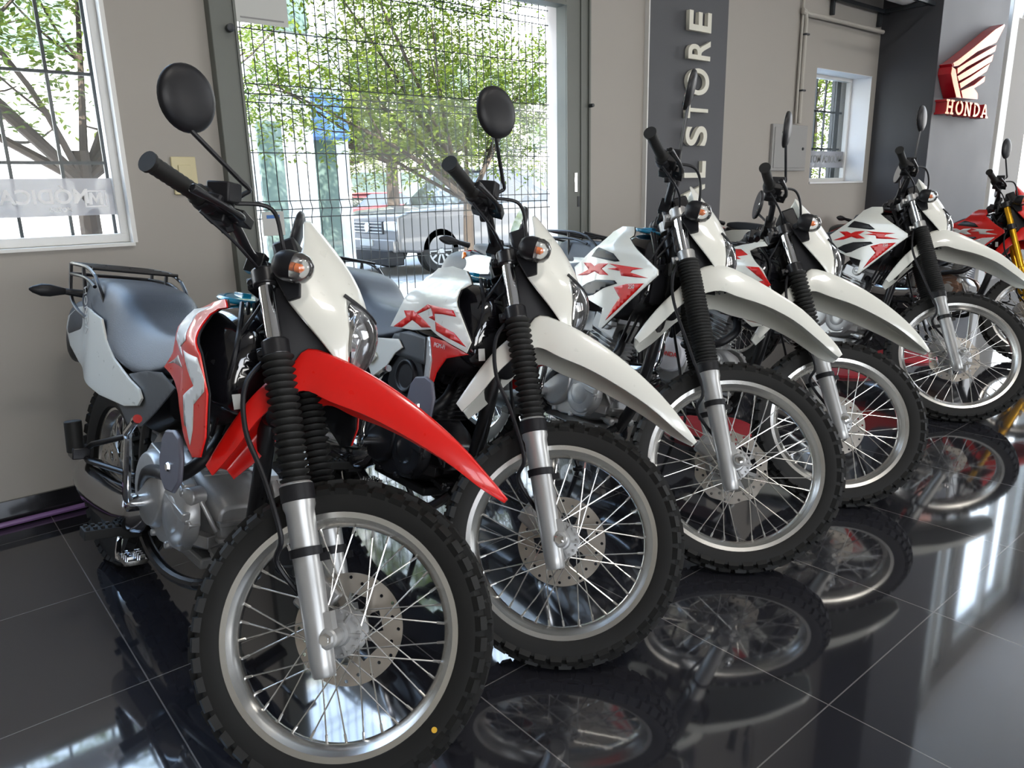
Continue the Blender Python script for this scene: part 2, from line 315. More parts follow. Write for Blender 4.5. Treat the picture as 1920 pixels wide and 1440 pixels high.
# upper wall fascia, meter box, pipe, bracket
mb_ = MB().box((5.60, D - .012, 1.475), (.50, .024, .345)).build('meter_box', WALLG, bevel=.004); tag(mb_, 'flat grey square meter box door on the wall', 'box')
MB().box((5.60, D - .027, 1.475), (.455, .006, .30)).build('box_door', WALLG, mb_, bevel=.002); MB().lathe((5.78, D - .03, 1.47), (0, -1, 0), [(0, .012), (.008, .010)], 12).build('box_latch', DARK, mb_)
b = MB(); b.tube(smooth_path([(5.70, D - .03, 1.66), (5.70, D - .03, 2.40), (5.74, D - .03, 2.445), (6.94, D - .04, 2.445)], 4), .017, 10); b.tube([(5.665, D - .02, 1.66), (5.665, D - .02, CEIL)], .01, 8)
pi_ = tag(b.build('conduit_pipe', mat('pipe_paint', (.42, .40, .36), .5)), 'thin painted conduit rising beside the barred recess and turning along the wall', 'pipe')
for z in (1.9, 2.3): MB().box((5.70, D - .03, z), (.05, .05, .012)).build('pipe_clip', DARK, pi_)
b = MB(); 
for y in (D - .05, D - .42): b.box((6.50, y, 2.60), (.95, .03, .03))
for x in (6.1, 6.9): b.box((x, D - .22, 2.60), (.03, .42, .03)); b.box((x, D - .02, 2.54), (.03, .03, .11))
br_ = tag(b.build('wall_bracket', DARK, bevel=.003), 'black steel bracket fixed high on the wall near the ceiling', 'bracket')
b = MB(); b.lathe((6.05, D - .235, 2.765), (1, 0, 0), [(0, .13), (.04, .145), (.86, .145), (.90, .13)], 24); ac = tag(b.build('air_duct', CEILM), 'white rounded duct resting on the black wall bracket', 'duct')
# window 2, recessed, barred
wn = struct('window_2', frame(MB(), W2[0], W2[1], W2[2], W2[3], D + .165, .03, .04), WFR, .003)
bx(MB(), W2[0], W2[1], D + .185, D + .189, W2[2], W2[3]).build('window_pane', GLS, wn, smooth=False)
b = MB(); bx(b, W2[0], W2[1], D - .01, D + .17, W2[2] - .015, W2[2]); bx(b, W2[1] - .003, W2[1] + .0, D - .005, D + .165, W2[2], W2[3]); bx(b, W2[0], W2[1], D - .008, D + .165, W2[3] - .003, W2[3]); b.build('window_reveal', mat('reveal_paint', (.72, .73, .75), .5), wn)
b = MB()
for x in (6.28, 6.43, 6.59, 6.74): bx(b, x - .007, x + .007, D + .24, D + .255, W2[2], W2[3])
for z in (1.497, 1.81): bx(b, W2[0], W2[1], D + .24, D + .255, z - .008, z + .008)
bx(b, 6.79, 6.86, D + .25, D + .30, W2[2], W2[3]); b.build('window_bars', DARK, wn)
bx(MB(), W2[0], W2[1], D + .18, D + .183, 1.335, 1.475).build('film_strip', FROST, wn, smooth=False)
text('film_lettering', 'MÓDICA MOTOS', .085, .0008, GDEC, wn, MT(6.50, D + .178, 1.405), .001)
# logo pillar
PX0, PX1, PY = 7.0, 8.45, 2.805
b = MB(); bx(b, PX0, PX1, PY, D, 0, CEIL); struct('trim_4', b, PILG)
struct('trim_5', bx(MB(), PX0 - .012, PX0, PY - .0, D, 0, CEIL), DKG)
b = MB(); bx(b, PX0 - .012, PX1, PY - .012, PY, 0, .095); bx(b, PX0 - .024, PX0 - .012, PY, D, 0, .095); struct('baseboard_pillar', b, SKB)
lg = empty('winged_logo_sign', (7.75, PY, 1.9)); tag(lg, 'red winged emblem sign with raised lettering beneath it on the grey pillar', 'sign')
LRED = mat('logo_red_side', (.45, .01, .02), .3, coat=.5); LFACE = mat('logo_reflection_tint', (.62, .17, .05), .25, metal=.55)  # golden reflections are tinted into the red face colour
def plate(name, pts, y0, y1, m, par): 
    b = MB(); b.loft([[V((x - 7.75, y - PY, z - 1.9)) for x, z in pts] for y in (y0, y1)]); return b.build(name, m, par, smooth=False)
feathers = [[(7.112, 2.157), (7.403, 2.276), (7.863, 2.476), (8.064, 2.542), (8.087, 2.532), (7.937, 2.379), (7.511, 2.261), (7.155, 2.122), (7.048, 2.107), (7.025, 2.129)], [(7.13, 2.098), (7.383, 2.183), (7.945, 2.358), (7.927, 2.305), (7.319, 2.123), (7.144, 2.055)], [(7.149, 2.037), (7.343, 2.1), (7.9, 2.277), (7.885, 2.219), (7.421, 2.069), (7.192, 2.004)], [(7.214, 1.987), (7.442, 2.058), (7.838, 2.196), (7.789, 2.128), (7.612, 2.068), (7.249, 1.949)], [(7.264, 1.933), (7.532, 1.996), (7.767, 2.088), (7.765, 2.043), (7.653, 2.004), (7.54, 1.971), (7.642, 1.933), (7.658, 1.887), (7.315, 1.879)], [(7.026, 2.106), (7.1, 2.094), (7.153, 2.026), (7.279, 1.887), (7.299, 1.876), (7.184, 1.876), (7.089, 1.973), (7.018, 2.052)]]
for fpts in feathers:
    pts = fpts; o = plate('emblem_feather', pts, PY - .10, PY - .002, LRED, lg)
    cx = sum(p[0] for p in pts) / len(pts); cz = sum(p[1] for p in pts) / len(pts)
    plate('feather_face', [(cx + (x - cx) * .97, cz + (z - cz) * .97) for x, z in pts], PY - .104, PY - .100, LFACE, o)
# slab-serif letters
def rects(*r): return [[(a, c), (b_, c), (b_, d), (a, d)] for a, b_, c, d in r]
LT = {'H': rects((.12, .32, 0, 1), (.68, .88, 0, 1), (.32, .68, .42, .58), (0, .44, 0, .13), (.56, 1, 0, .13), (0, .44, .87, 1), (.56, 1, .87, 1)),
      'O': None, 'N': rects((.10, .26, 0, 1), (.74, .90, 0, 1), (0, .36, 0, .13), (.64, 1, .87, 1)) + [[(0, 1), (.30, 1), (.90, 0), (.66, 0), (.1, .9)]],
      'D': None, 'A': [[(.05, 0), (.22, 0), (.56, 1), (.40, 1)], [(.78, 0), (.95, 0), (.60, 1), (.44, 1)]] + rects((.28, .72, .27, .40), (-.04, .34, 0, .13), (.66, 1.04, 0, .13))}
xx = 7.03; LW = .165
for ch in 'HONDA':
    b = MB(); b2 = MB()
    if LT[ch]: shapes = LT[ch]
    else:
        n = 20; shapes = []
        for i in range(n):
            a, c = pi / 2 + 2 * pi * i / n, pi / 2 + 2 * pi * (i + 1) / n
            f = (lambda q, r1, r2: (.5 + r1 * cos(q), .5 + r2 * sin(q))) if ch == 'O' else (lambda q, r1, r2: (.30 + max(-.16 + (0 if r1 > .4 else .17), (r1 + .12) * cos(q)) if True else 0, .5 + r2 * sin(q)))
            shapes.append([f(a, .48, .5), f(c, .48, .5), f(c, .27, .34), f(a, .27, .34)])
        if ch == 'D': shapes += rects((0, .3, 0, .13), (0, .3, .87, 1))
    for k_, sh in enumerate(shapes):
        P_ = [(xx - 7.75 + p[0] * LW, 1.742 - 1.9 + p[1] * .115) for p in sh]
        b.loft([[V((x, -.085 - .0003 * k_, z)) for x, z in P_], [V((x, 0, z)) for x, z in P_]]); b2.loft([[V((x, -.0895 - .0003 * k_, z)) for x, z in P_], [V((x, -.0855, z)) for x, z in P_]])
    o = b.build('emblem_letter', LRED, lg, smooth=False); b2.build('letter_face', LFACE, o, smooth=False); xx += .196
# window 3 past the pillar: tall white frames
wn = struct('window_3', frame(MB(), W3[0], W3[1], W3[2], W3[3], D + .05, .10, .08), WFR, .004)
b = MB(); bx(b, 12.15, 12.3, D + .05, D + .13, W3[2], W3[3]); b.build('window_mullion', WFR, wn)
bx(MB(), W3[0], W3[1], D + .09, D + .094, W3[2], W3[3]).build('window_pane', GLS, wn, smooth=False)
b = MB(); bx(b, 9.75, 9.95, D - .10, D, 0, CEIL); struct('trim_6', b, WFR, .006)
w4 = struct('window_4', frame(MB(), W4[0], W4[1], W4[2], W4[3], D + .05, .06, .06), WFR, .004)
bx(MB(), W4[0], W4[1], D + .08, D + .084, W4[2], W4[3]).build('window_pane', GLS, w4, smooth=False)
# round red floor discs
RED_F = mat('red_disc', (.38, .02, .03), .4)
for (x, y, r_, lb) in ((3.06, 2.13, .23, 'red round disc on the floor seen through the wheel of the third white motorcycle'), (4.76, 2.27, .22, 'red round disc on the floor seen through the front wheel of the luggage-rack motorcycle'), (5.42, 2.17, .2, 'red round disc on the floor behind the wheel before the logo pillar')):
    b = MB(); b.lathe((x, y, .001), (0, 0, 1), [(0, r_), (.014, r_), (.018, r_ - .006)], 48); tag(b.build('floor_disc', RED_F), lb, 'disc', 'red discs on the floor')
# unseen ceiling lamps added as fill (light comes from area lights just below)
for i, (x, y) in enumerate(FILL_LAMPS):
    b = MB(); b.box((x, y, CEIL - .04), (1.3, .6, .08)); o = b.build('added_ceiling_lamp', WFR, bevel=.004); tag(o, 'unseen ceiling lamp added as fill ' + ('over the floor before the barred window', 'over the floor before the third motorcycle', 'over the floor before the logo pillar', 'beyond the logo pillar')[i], 'lamp', 'added ceiling fill lamps')
# ------------------------------------------------------------------ motorcycles
SPEC = {'150': dict(wb=1.36, rf=.3225, rr=.315, rim=.255, rimr=.232, rake=27., trail=.107),
        '250': dict(wb=1.425, rf=.345, rr=.33, rim=.282, rimr=.245, rake=27.5, trail=.104)}
Y150 = lambda x, z: .135 + .05 * sm((x - .72) / .3) - .07 * sm((z - .88) / .1)
Y250 = lambda x, z: .13 + .06 * sm((x - .62) / .3) - .06 * sm((z - .97) / .1)
YS = lambda x, z: .145 - .05 * sm((.1 - x) / .35)
SH1 = [(.99, .985), (.88, .968), (.80, .945), (.775, .915), (.785, .88), (.76, .83), (.70, .785), (.80, .765), (.875, .749), (.94, .71), (.99, .672), (1.044, .642), (1.085, .652), (1.105, .70), (1.10, .792), (1.045, .87), (.965, .925), (.94, .945), (.965, .96), (1.01, .968)]
SH1_W = [[(.77, .922), (.765, .94), (.9, .962), (.83, .935), (.89, .912), (.95, .885), (.879, .86), (.82, .87)],
         [(.93, .86), (1.04, .86), (1.085, .82), (1.088, .795), (1.036, .757), (1.04, .70), (1.03, .665), (.995, .71), (.96, .762), (1.03, .797), (.99, .822)],
         [(.80, .885), (.86, .872), (.93, .845), (.87, .85), (.80, .868)]]
SH1_G = [[(.724, .797), (.841, .836), (.93, .82), (.78, .808)], [(.985, .70), (1.0, .70), (.975, .76), (.96, .76)]]
SH2 = [(.99, .955), (.93, .99), (.83, 1.0), (.735, .99), (.69, .955), (.70, .918), (.66, .85), (.62, .785), (.75, .79), (.886, .808), (.94, .797), (1.02, .783), (1.095, .77), (1.108, .80), (1.03, .88), (.965, .935)]
SH2_R = [[(.687, .843), (.74, .849), (.756, .844), (.832, .876), (.863, .869), (.769, .842), (.886, .813), (.813, .805), (.741, .82), (.688, .79), (.64, .787), (.705, .825)],
         [(.831, .877), (1.009, .875), (1.027, .859), (.954, .858), (.897, .854), (.909, .835), (.856, .84), (.89, .848), (.863, .869)],
         [(.913, .833), (1.029, .815), (1.092, .785), (1.034, .793), (.927, .808)]]
LP2_R = [(.862, .785), (.97, .785), (1.09, .765), (.99, .738), (.945, .69), (.934, .655), (.905, .652), (.905, .724), (.885, .756)]
LP2_S = [(.84, .78), (.865, .785), (.885, .756), (.905, .724), (.908, .647), (.872, .639), (.862, .70)]
LP2_G = [(.60, .70), (.64, .765), (.72, .785), (.842, .78), (.862, .70), (.73, .70)]
SH3 = [(.79, .995), (.81, 1.05), (.86, 1.07), (.925, 1.07), (.943, 1.04), (.936, 1.028), (.98, 1.005), (1.06, .965), (1.135, .925), (1.14, .908), (1.02, .80), (.915, .698), (.90, .70), (.905, .77), (.80, .79), (.716, .815), (.68, .85), (.64, .905), (.71, .95)]
SH3_R = [[(.703, .925), (.764, .926), (.798, .915), (.826, .925), (.893, .929), (.856, .908), (.905, .888), (.85, .886), (.806, .896), (.75, .88), (.67, .875), (.755, .901)],
         [(.893, .929), (.98, .926), (1.07, .924), (1.02, .915), (1.011, .906), (1.10, .894), (1.015, .891), (.97, .891), (.96, .907), (.891, .91), (.943, .918)],
         [(1.0, .865), (1.085, .875), (1.02, .81), (.931, .728), (.959, .781), (.982, .815), (.944, .848)]]
SH3_K = [[(.759, .95), (.80, .985), (.86, .975), (.91, .965), (.95, .94), (.925, .937)], [(.711, .83), (.76, .85), (.829, .866), (.942, .872), (.957, .863), (.89, .84), (.828, .811), (.79, .804)]]
SH4 = SH1
SH4_R = [[(.82, .948), (.89, .95), (.95, .925), (.90, .915), (.93, .905), (.85, .90)],
         [(.968, .876), (1.03, .876), (1.094, .812), (1.062, .785), (.976, .80), (1.059, .826)],
         [(.96, .735), (1.03, .745), (1.06, .66), (1.02, .665)]]
SIDE_W = [(.19, .845), (.05, .86), (-.12, .858), (-.28, .835), (-.40, .79), (-.42, .745), (-.36, .69), (-.24, .65), (-.05, .63), (.2, .618), (.44, .632), (.55, .655), (.577, .68), (.55, .70), (.465, .713), (.318, .748), (.24, .79)]
SIDE_G = [(.43, .72), (.56, .75), (.683, .768), (.785, .745), (.66, .66), (.56, .60), (.46, .575), (.36, .62), (.44, .636), (.55, .658), (.577, .68)]

def tyre_mesh(r, hw, rin, nb, rear=False):
    b = MB()
    prof = [(-hw * .55, rin), (-hw * .8, rin + .006), (-hw, rin + (r - rin) * .42), (-hw * .97, rin + (r - rin) * .68), (-hw * .72, r - .016), (-hw * .3, r - .007), (0, r - .005),
            (hw * .3, r - .007), (hw * .72, r - .016), (hw * .97, rin + (r - rin) * .68), (hw, rin + (r - rin) * .42), (hw * .8, rin + .006), (hw * .55, rin), (0, rin + .004)]
    b.lathe((0, 0, 0), (0, 1, 0), prof, 96, closedprof=True)
    rows = [(-.86, .72, .34, 0, 36), (-.36, .84, .30, .5, 8), (.36, .84, .30, 0, -8), (.86, .72, .34, .5, -36)]
    for (fy, wl, wy, ph, tl) in rows:
        for k in range(nb):
            a = 2 * pi * (k + ph) / nb; L = 2 * pi * r / nb * wl
            rad = r - .001 - (.019 if abs(fy) > .5 else .0045)
            rot = Matrix.Rotation(-a, 3, 'Y') @ Matrix.Rotation(R(-tl), 3, 'X') @ Matrix.Rotation(R(12 if (k % 2) else -12) * (abs(fy) < .5), 3, 'Z')
            c = V((sin(a) * rad, fy * hw, cos(a) * rad)); c = V((sin(a) * rad, fy * hw * 1.0, cos(a) * rad))
            rot = Matrix.Rotation(a, 3, 'Y') @ Matrix.Rotation(R(tl), 3, 'X') @ Matrix.Rotation(R(10 if (k % 2) else -10) * (abs(fy) < .5), 3, 'Z')
            b.box(c, (L, wy * hw * 2 * .78, .016), rot, .86)
    return b
def wheel(t, S, front, M0, alloy=False):
    """rim part with tyre, spokes, hub, disc as its sub-parts; M0 carries the wheel's place"""
    r, rim = (S['rf'], S['rim']) if front else (S['rr'], S['rr'] - .095)
    hw = .044 if front else .055
    b = MB(); q = rim - .0095
    b.lathe((0, 0, 0), (0, 1, 0), [(-.030, q - .004), (-.033, rim), (-.030, rim + .001), (-.027, q), (-.020, q - .006), (-.012, q - .016), (0, q - .019), (.012, q - .016), (.020, q - .006), (.027, q), (.030, rim + .001), (.033, rim), (.030, q - .004), (.021, q - .012), (.012, q - .022), (0, q - .025), (-.012, q - .022), (-.021, q - .012)], 96, closedprof=True)
    rimo = b.build('front_wheel_rim' if front else 'rear_wheel_rim', RIMM, t, M0)
    tyre_mesh(r, hw, rim - .006, 46 if front else 40).build('tyre', TYRE, rimo, ang=30)
    b = MB(); n = 36; rs = q - .022
    for k in range(n):
        s = 1 if k % 2 else -1; a = 2 * pi * k / n; d = (1 if (k // 2) % 2 else -1) * R(52); fr = .046 if front else .06
        p = V((fr * cos(a + d), s * .026, fr * sin(a + d))); e = V((rs * cos(a), s * .004, rs * sin(a)))
        b.tube([p, e], .0018, 5); b.tube([e + (p - e).normalized() * .018, e], .0032, 6)
    b.build('spokes', SPK, rimo)
    b = MB(); b.lathe((0, 0, 0), (0, 1, 0), [(-.046, .014), (-.044, .024), (-.034, .028), (-.031, .05), (-.025, .05), (-.022, .030), (.0, .026), (.022, .034), (.026, .052), (.031, .052), (.034, .03), (.05, .028), (.052, .014)], 28)
    for k in range(18):
        a = 2 * pi * k / 18; b.lathe((.044 * cos(a), -.034, .044 * sin(a)), (0, -1, 0), [(0, .0035), (.004, .003)], 6)
    for k in range(6):
        a = 2 * pi * k / 6 + .2; b.box((.034 * cos(a), -.033, .034 * sin(a)), (.03, .010, .006), Matrix.Rotation(-a, 3, 'Y'))
    b.build('hub', CAST, rimo)
    # brake disc on the left, real holes
    ro, ri = (.121, .082) if front else (.105, .075)
    if not alloy:
        loops = [circ(ro, 72)]
        for k in range(6):
            a0 = 2 * pi * k / 6; loops.append([(rr_ * cos(a0 + da), rr_ * sin(a0 + da)) for rr_, da in ((.048, .16), (.048, .80), (.060, .86), (.078, .80), (.078, .22), (.062, .16))])
        for k in range(24):
            a = 2 * pi * k / 24; rr_ = ro - (.010 if k % 2 else .021); loops.append(circ(.0042, 9, rr_ * cos(a), rr_ * sin(a)))
    else:
        loops = [[((ro + .003 * cos(10 * a_)) * cos(a_), (ro + .003 * cos(10 * a_)) * sin(a_)) for a_ in [2 * pi * k / 120 for k in range(120)]], circ(.085, 60)]
        for k in range(30):
            a = 2 * pi * k / 30; rr_ = ro - (.009 if k % 2 else .024); loops.append(circ(.005, 9, rr_ * cos(a), rr_ * sin(a)))
    sy = .058 if front else -.05
    curve_plate('brake_disc', loops, .004, DISC, rimo, Matrix.Translation((0, sy, 0)) @ Matrix.Rotation(R(90), 4, 'X'))
    if alloy:
        b = MB(); b.lathe((0, sy, 0), (0, 1, 0), [(-.004, .03), (-.004, .05), (.003, .05), (.003, .03)], 24, closedprof=True)
        for k in range(8):
            a = 2 * pi * k / 8; b.box((.068 * cos(a), sy, .068 * sin(a)), (.045, .004, .012), Matrix.Rotation(-a, 3, 'Y'))
        b.build('disc_carrier', CAST, rimo)
    if front:
        b = MB(); b.lathe((0, -.052, 0), (0, -1, 0), [(0, .018), (.006, .02), (.03, .02), (.032, .012)], 20); b.build('axle_spacer', CAST, rimo)
    return rimo

def build_bike(name, label, kind, pose, scheme, group, maz=0):
    S = SPEC[kind]; big = kind == '250'; x0, y0, yaw, lean, steer = pose; crf = scheme == 'crf'
    k = R(S['rake']); ax = V((-sin(k), 0, cos(k))); px = S['wb'] + S['trail']; dz = .065 if big else 0
    MS = Matrix.Translation((px, 0, 0)) @ Matrix.Rotation(R(steer), 4, ax) @ Matrix.Translation((-px, 0, 0))
    ML = Matrix.Rotation(-R(lean), 4, 'X')
    lo, hi = -.15, .15
    ring = [MS @ V((S['wb'] + S['rf'] * cos(a), 0, S['rf'] + S['rf'] * sin(a))) for a in [2 * pi * i / 180 for i in range(180)]]
    for _ in range(30):
        pt = (lo + hi) / 2; MP = ML @ Matrix.Rotation(pt, 4, 'Y')
        if min((MP @ p).z for p in ring) > 0: lo = pt
        else: hi = pt
    t = empty(name); t.matrix_world = Matrix.Translation((x0, y0, .002)) @ Matrix.Rotation(R(yaw), 4, 'Z') @ MP
    tag(t, label, 'motorcycle', group)
    def A(z, fwd=0, y=0): return V((px - z * tan(k) + fwd * cos(k), y, z + fwd * sin(k)))
    def P(mb, nm, m, steered=False, parent=None, **kw): return mb.build(nm, m, parent or t, MS if steered and not parent else None, **kw)
    frame_rot = Matrix.Rotation(-k, 3, 'Y')
    WB = WHITE
    # ---- wheels
    wheel(t, S, True, MS @ Matrix.Translation((S['wb'], 0, S['rf'])), big)
    wheel(t, S, False, Matrix.Translation((0, 0, S['rr'])) @ Matrix.Rotation(.3, 4, 'Y'), big)
    # ---- fork
    zt, zg, zl, zb = (1.085, .935, .60, .235) if big else (.995, .84, .572, .235)
    fy = .098; FWD = .03
    for s in (-1, 1):
        b = MB(); b.tube([A(zl - .05, FWD, s * fy), A(zt, FWD, s * fy)], .0195 if not big else .021, 20)
        P(b, 'fork_tube', GOLD if crf else CHR, True)
        b = MB(); p0, p1 = A(zg, FWD, s * fy), A(zl, FWD, s * fy); n = 19 if not big else 34; L = (p1 - p0).length; pr = [(0, .026)]
        rb = .036 if not big else .037
        for i in range(n):
            f = (i + .5) / n; r_ = (rb - .004 * f) if not big else .037 + .001 * sin(f * 3)
            pr += [(L * (i + .08) / n, r_ - (.011 if not big else .008)), (L * (i + .42) / n, r_), (L * (i + .58) / n, r_)]
        pr += [(L, .031)]
        if not crf:
            b.lathe(p0, p1 - p0, pr, 24); P(b, 'fork_gaiter', RUB, True, ang=60)
        b = MB(); q0, q1 = A(zl + (.015 if not big else .01), FWD, s * fy), A(zb, FWD, s * fy); L = (q1 - q0).length
        b.lathe(q0, q1 - q0, [(0, .030), (.004, .034), (.05, .034), (.062, .030), (.20, .0285), (L * .75, .027), (L - .03, .0255), (L - .006, .024), (L, .020)], 24)
        ax_ = V((S['wb'], s * fy, S['rf'])); b.lathe(ax_ + V((0, s * .012, 0)), (0, s, 0), [(-.03, .021), (.008, .021), (.012, .017)], 20)
        b.box(A(S['rf'] + .0, FWD + .018, s * fy), (.035, .036, .05), frame_rot)
        leg = P(b, 'fork_leg', ALU if not crf else GOLD, True)
        b = MB(); b.lathe(ax_ + V((0, s * .024, 0)), (0, s, 0), [(0, .013), (.008, .013), (.009, .008), (.014, .008)], 6); b.build('axle_nut', CHR, leg)
        b = MB(); m_ = A(zl - .115, FWD, s * fy); b.lathe(m_, ax, [(-.009, .030), (-.009, .034), (.009, .034), (.009, .030)], 20, closedprof=True); b.box(m_ + V((.035, 0, 0)), (.03, .012, .016), frame_rot)
        b.build('fork_clamp', BLK, leg)
        if not crf:
            b = MB(); b.lathe(p1, p1 - p0, [(-.012, .033), (-.010, .036), (.022, .036), (.024, .033)], 24); b.build('gaiter_band', BLK, leg)
    # triple clamps
    b = MB()
    for z in (zt + .005, zg + .012):
        for s in (-1, 1): b.lathe(A(z, FWD, s * fy), ax, [(-.020, .027), (-.017, .030), (.017, .030), (.020, .027)], 20)
        b.box(A(z, .012, 0), (.06, .17, .028), frame_rot); b.lathe(A(z, 0, 0), ax, [(-.02, .03), (.02, .03)], 20)
        for s in (-1, 1): b.lathe(A(z - .004, FWD - .034, s * (fy - .012)), (0, s, 0), [(-.02, .008), (.02, .008)], 8)
    P(b, 'triple_clamp', BLKM if not big else CAST, True, bevel=.003)
    # ---- front fender
    if not big: FC = [(.975, .585, .050, .030), (1.0, .665, .066, .05), (1.03, .745, .076, .058), (1.065, .805, .080, .062), (1.10, .845, .082, .068), (1.122, .888, .082, .100), (1.20, .884, .086, .100), (1.30, .860, .084, .084), (1.40, .822, .078, .068), (1.50, .772, .066, .048), (1.58, .720, .046, .030), (1.628, .686, .016, .010)]
    else: FC = [(.985, .645, .052, .026), (1.005, .71, .066, .045), (1.035, .785, .074, .055), (1.07, .85, .078, .060), (1.11, .935, .080, .095), (1.17, .972, .084, .100), (1.25, .970, .084, .095), (1.37, .94, .078, .066), (1.48, .905, .070, .052), (1.57, .855, .058, .038), (1.62, .825, .048, .030), (1.645, .808, .030, .016)]
    prof = smooth_path([(x, 0, z) for x, z, _, _ in FC], 3); ww = smooth_path([(w_, d_, 0) for _, _, w_, d_ in FC], 3); rows = []
    for i, p in enumerate(prof):
        w_, d_ = ww[i].x * 1.13, ww[i].y; tg = (prof[min(i + 1, len(prof) - 1)] - prof[max(i - 1, 0)]).normalized(); nn = (p - V((S['wb'] - .02, 0, S['rf']))).normalized()
        if i > len(prof) * .45: nn = nn.lerp(V((-tg.z, 0, tg.x)), min(1, (i / len(prof) - .45) * 4)).normalized()
        row = []
        for u, dd in ((-1, 1), (-.985, .6), (-.955, .2), (-.92, .07), (-.86, .03), (-.45, 0), (0, .0), (.45, 0), (.86, .03), (.92, .07), (.955, .2), (.985, .6), (1, 1)): row.append(p + V((0, u * w_, 0)) - nn * d_ * dd)
        rows.append(row)
    b = MB(); b.grid(rows); P(b, 'front_fender', REDP if scheme in ('red', 'crf') else WB, True, solid=.005, bevel=.0015, ang=50)
    # ---- headlight cowl (one surface from the tip down both wings)
    off = V((0, 0, dz))
    def cw(x, y, z): return V((x - dz * tan(k) * .3, y, z)) + off
    rowsR = [[(1.0, 0, 1.20), (1.003, -.018, 1.197), (1.0, -.034, 1.19), (.995, -.040, 1.182)],
             [(1.052, 0, 1.165), (1.05, -.026, 1.16), (1.038, -.05, 1.15), (1.02, -.062, 1.14)],
             [(1.115, 0, 1.12), (1.11, -.036, 1.112), (1.08, -.074, 1.095), (1.045, -.092, 1.075)],
             [(1.175, 0, 1.065), (1.165, -.048, 1.055), (1.115, -.095, 1.035), (1.03, -.118, 1.01)],
             [(1.222, 0, 1.005), (1.205, -.052, 1.005), (1.14, -.102, .99), (1.035, -.125, .965)]]
    rowsR[3] = [(1.175, 0, 1.065), (1.150, -.050, 1.066), (1.105, -.095, 1.035), (1.03, -.118, 1.01)]; rowsR[4] = [(1.225, 0, 1.0), (1.158, -.074, 1.030), (1.105, -.103, .99), (1.035, -.122, .985)]
    rowsL = [rowsR[4][1:],
             [(1.196, -.076, .970), (1.150, -.102, .965), (1.085, -.114, .948)],
             [(1.206, -.074, .930), (1.178, -.092, .925), (1.135, -.103, .916)],
             [(1.213, -.068, .892), (1.200, -.080, .890), (1.180, -.088, .886)],
             [(1.216, -.058, .862), (1.213, -.064, .860), (1.208, -.070, .858)]]
    b = MB()
    b.grid([[cw(p[0], -p[1], p[2]) for p in reversed(r)] + [cw(*p) for p in r[1:]] for r in rowsR])
    for s in (-1, 1): b.grid([[cw(p[0], -s * p[1], p[2]) for p in r] for r in rowsL])
    cowl = P(b, 'headlight_cowl', WB if not crf else REDP, True, solid=.004, sub=1, ang=60)
    b = MB(); LR = [(1.005, .070, 1.218), (.975, .076, 1.24), (.94, .075, 1.245), (.905, .070, 1.242), (.875, .060, 1.232), (.855, .050, 1.218)]
    b.grid([[cw(xc - (.05 + .02 * (ir == 0)) * abs(u) ** 2.0, u * w_, z + (.026, .012, 0, 0, 0, 0)[ir] * abs(u)) for u in (-1, -.75, -.5, -.25, 0, .25, .5, .75, 1)] for ir, (z, w_, xc) in enumerate(LR)])
    P(b, 'headlight_lens', LENSG, True, cowl, sub=1, solid=.003)
    b = MB(); b.tube([cw(1.225 - .066 * abs(u) ** 1.6, u * .072, .997 + .030 * abs(u)) for u in (-1, -.75, -.5, -.25, 0, .25, .5, .75, 1)], .0042, 6); P(b, 'lens_gap_line', BLK, True, cowl)  # black tube stands in for the dark gap above the lens
    b = MB(); b.grid([[cw(1.205 - .06 * (1 - abs(u) ** 2) - .0, u * w_ * .92, z) for u in (-1, -.6, -.2, .2, .6, 1)] for z, w_ in ((1.0, .07), (.96, .075), (.92, .073), (.88, .062), (.86, .05))])
    P(b, 'reflector', CHR, True, cowl, solid=.002)
    b = MB(); b.lathe(cw(1.16, 0, .93), (1, 0, 0), [(0, .02), (.03, .018), (.04, .008)], 16); P(b, 'bulb', CHR, True, cowl)
    b = MB()
    for s in (-1, 1): b.tube([cw(1.196, s * .075, .972), cw(1.207, s * .075, .922), cw(1.214, s * .066, .888), cw(1.218, s * .052, .86)], .004, 6)
    P(b, 'lens_rim', CHR, True, cowl)
    IN = [(1.03, 1.01), (1.10, .965), (1.15, .93), (1.195, .885), (1.205, .85), (1.14, .84), (1.08, .855), (1.03, .90), (.99, .98)]
    for s in (-1, 1): panel('cowl_liner', [(x - dz * tan(k) * .3, z + dz) for x, z in IN], lambda x, z: .10 - .05 * sm((x - 1.02) / .17), s, BLK, t, MS)
    # brackets + turn signals
    if scheme == 'red': MB().lathe((1.61 - S['wb'], -.0445, .20 - S['rf']), (0, -1, 0), [(0, .006), (.0015, .006)], 12).build('paint_dot', mat('yellow_dot', (.7, .4, .03), .5), t, MS @ Matrix.Translation((S['wb'], 0, S['rf'])))
    for s in (-1, 1):
        b = MB(); b.loft([[cw(*p) for p in q] for q in ([(.975, s * .10, 1.05), (1.07, s * .113, 1.03), (1.085, s * .116, .985), (1.06, s * .112, .97)], [(.975, s * .112, 1.05), (1.07, s * .126, 1.03), (1.085, s * .128, .985), (1.06, s * .124, .97)])])
        ts = P(b, 'turn_signal', BLK, True, bevel=.003)
        c = cw(1.048, s * .160, 1.038)
        b = MB(); b.lathe(c - V((.03, 0, 0)), (1, 0, 0), [(0, .006), (.004, .020), (.014, .029), (.03, .034), (.05, .034)], 22)
        b.tube([cw(1.02, s * .115, 1.03), c], .013, 10); b.build('signal_body', BLK, ts)
        b = MB(); b.lathe(c + V((.020, 0, 0)), (1, 0, 0), [(0, .033), (.012, .034), (.028, .028), (.038, .014), (.040, .002)], 22); b.build('signal_lens', LENSG, ts)
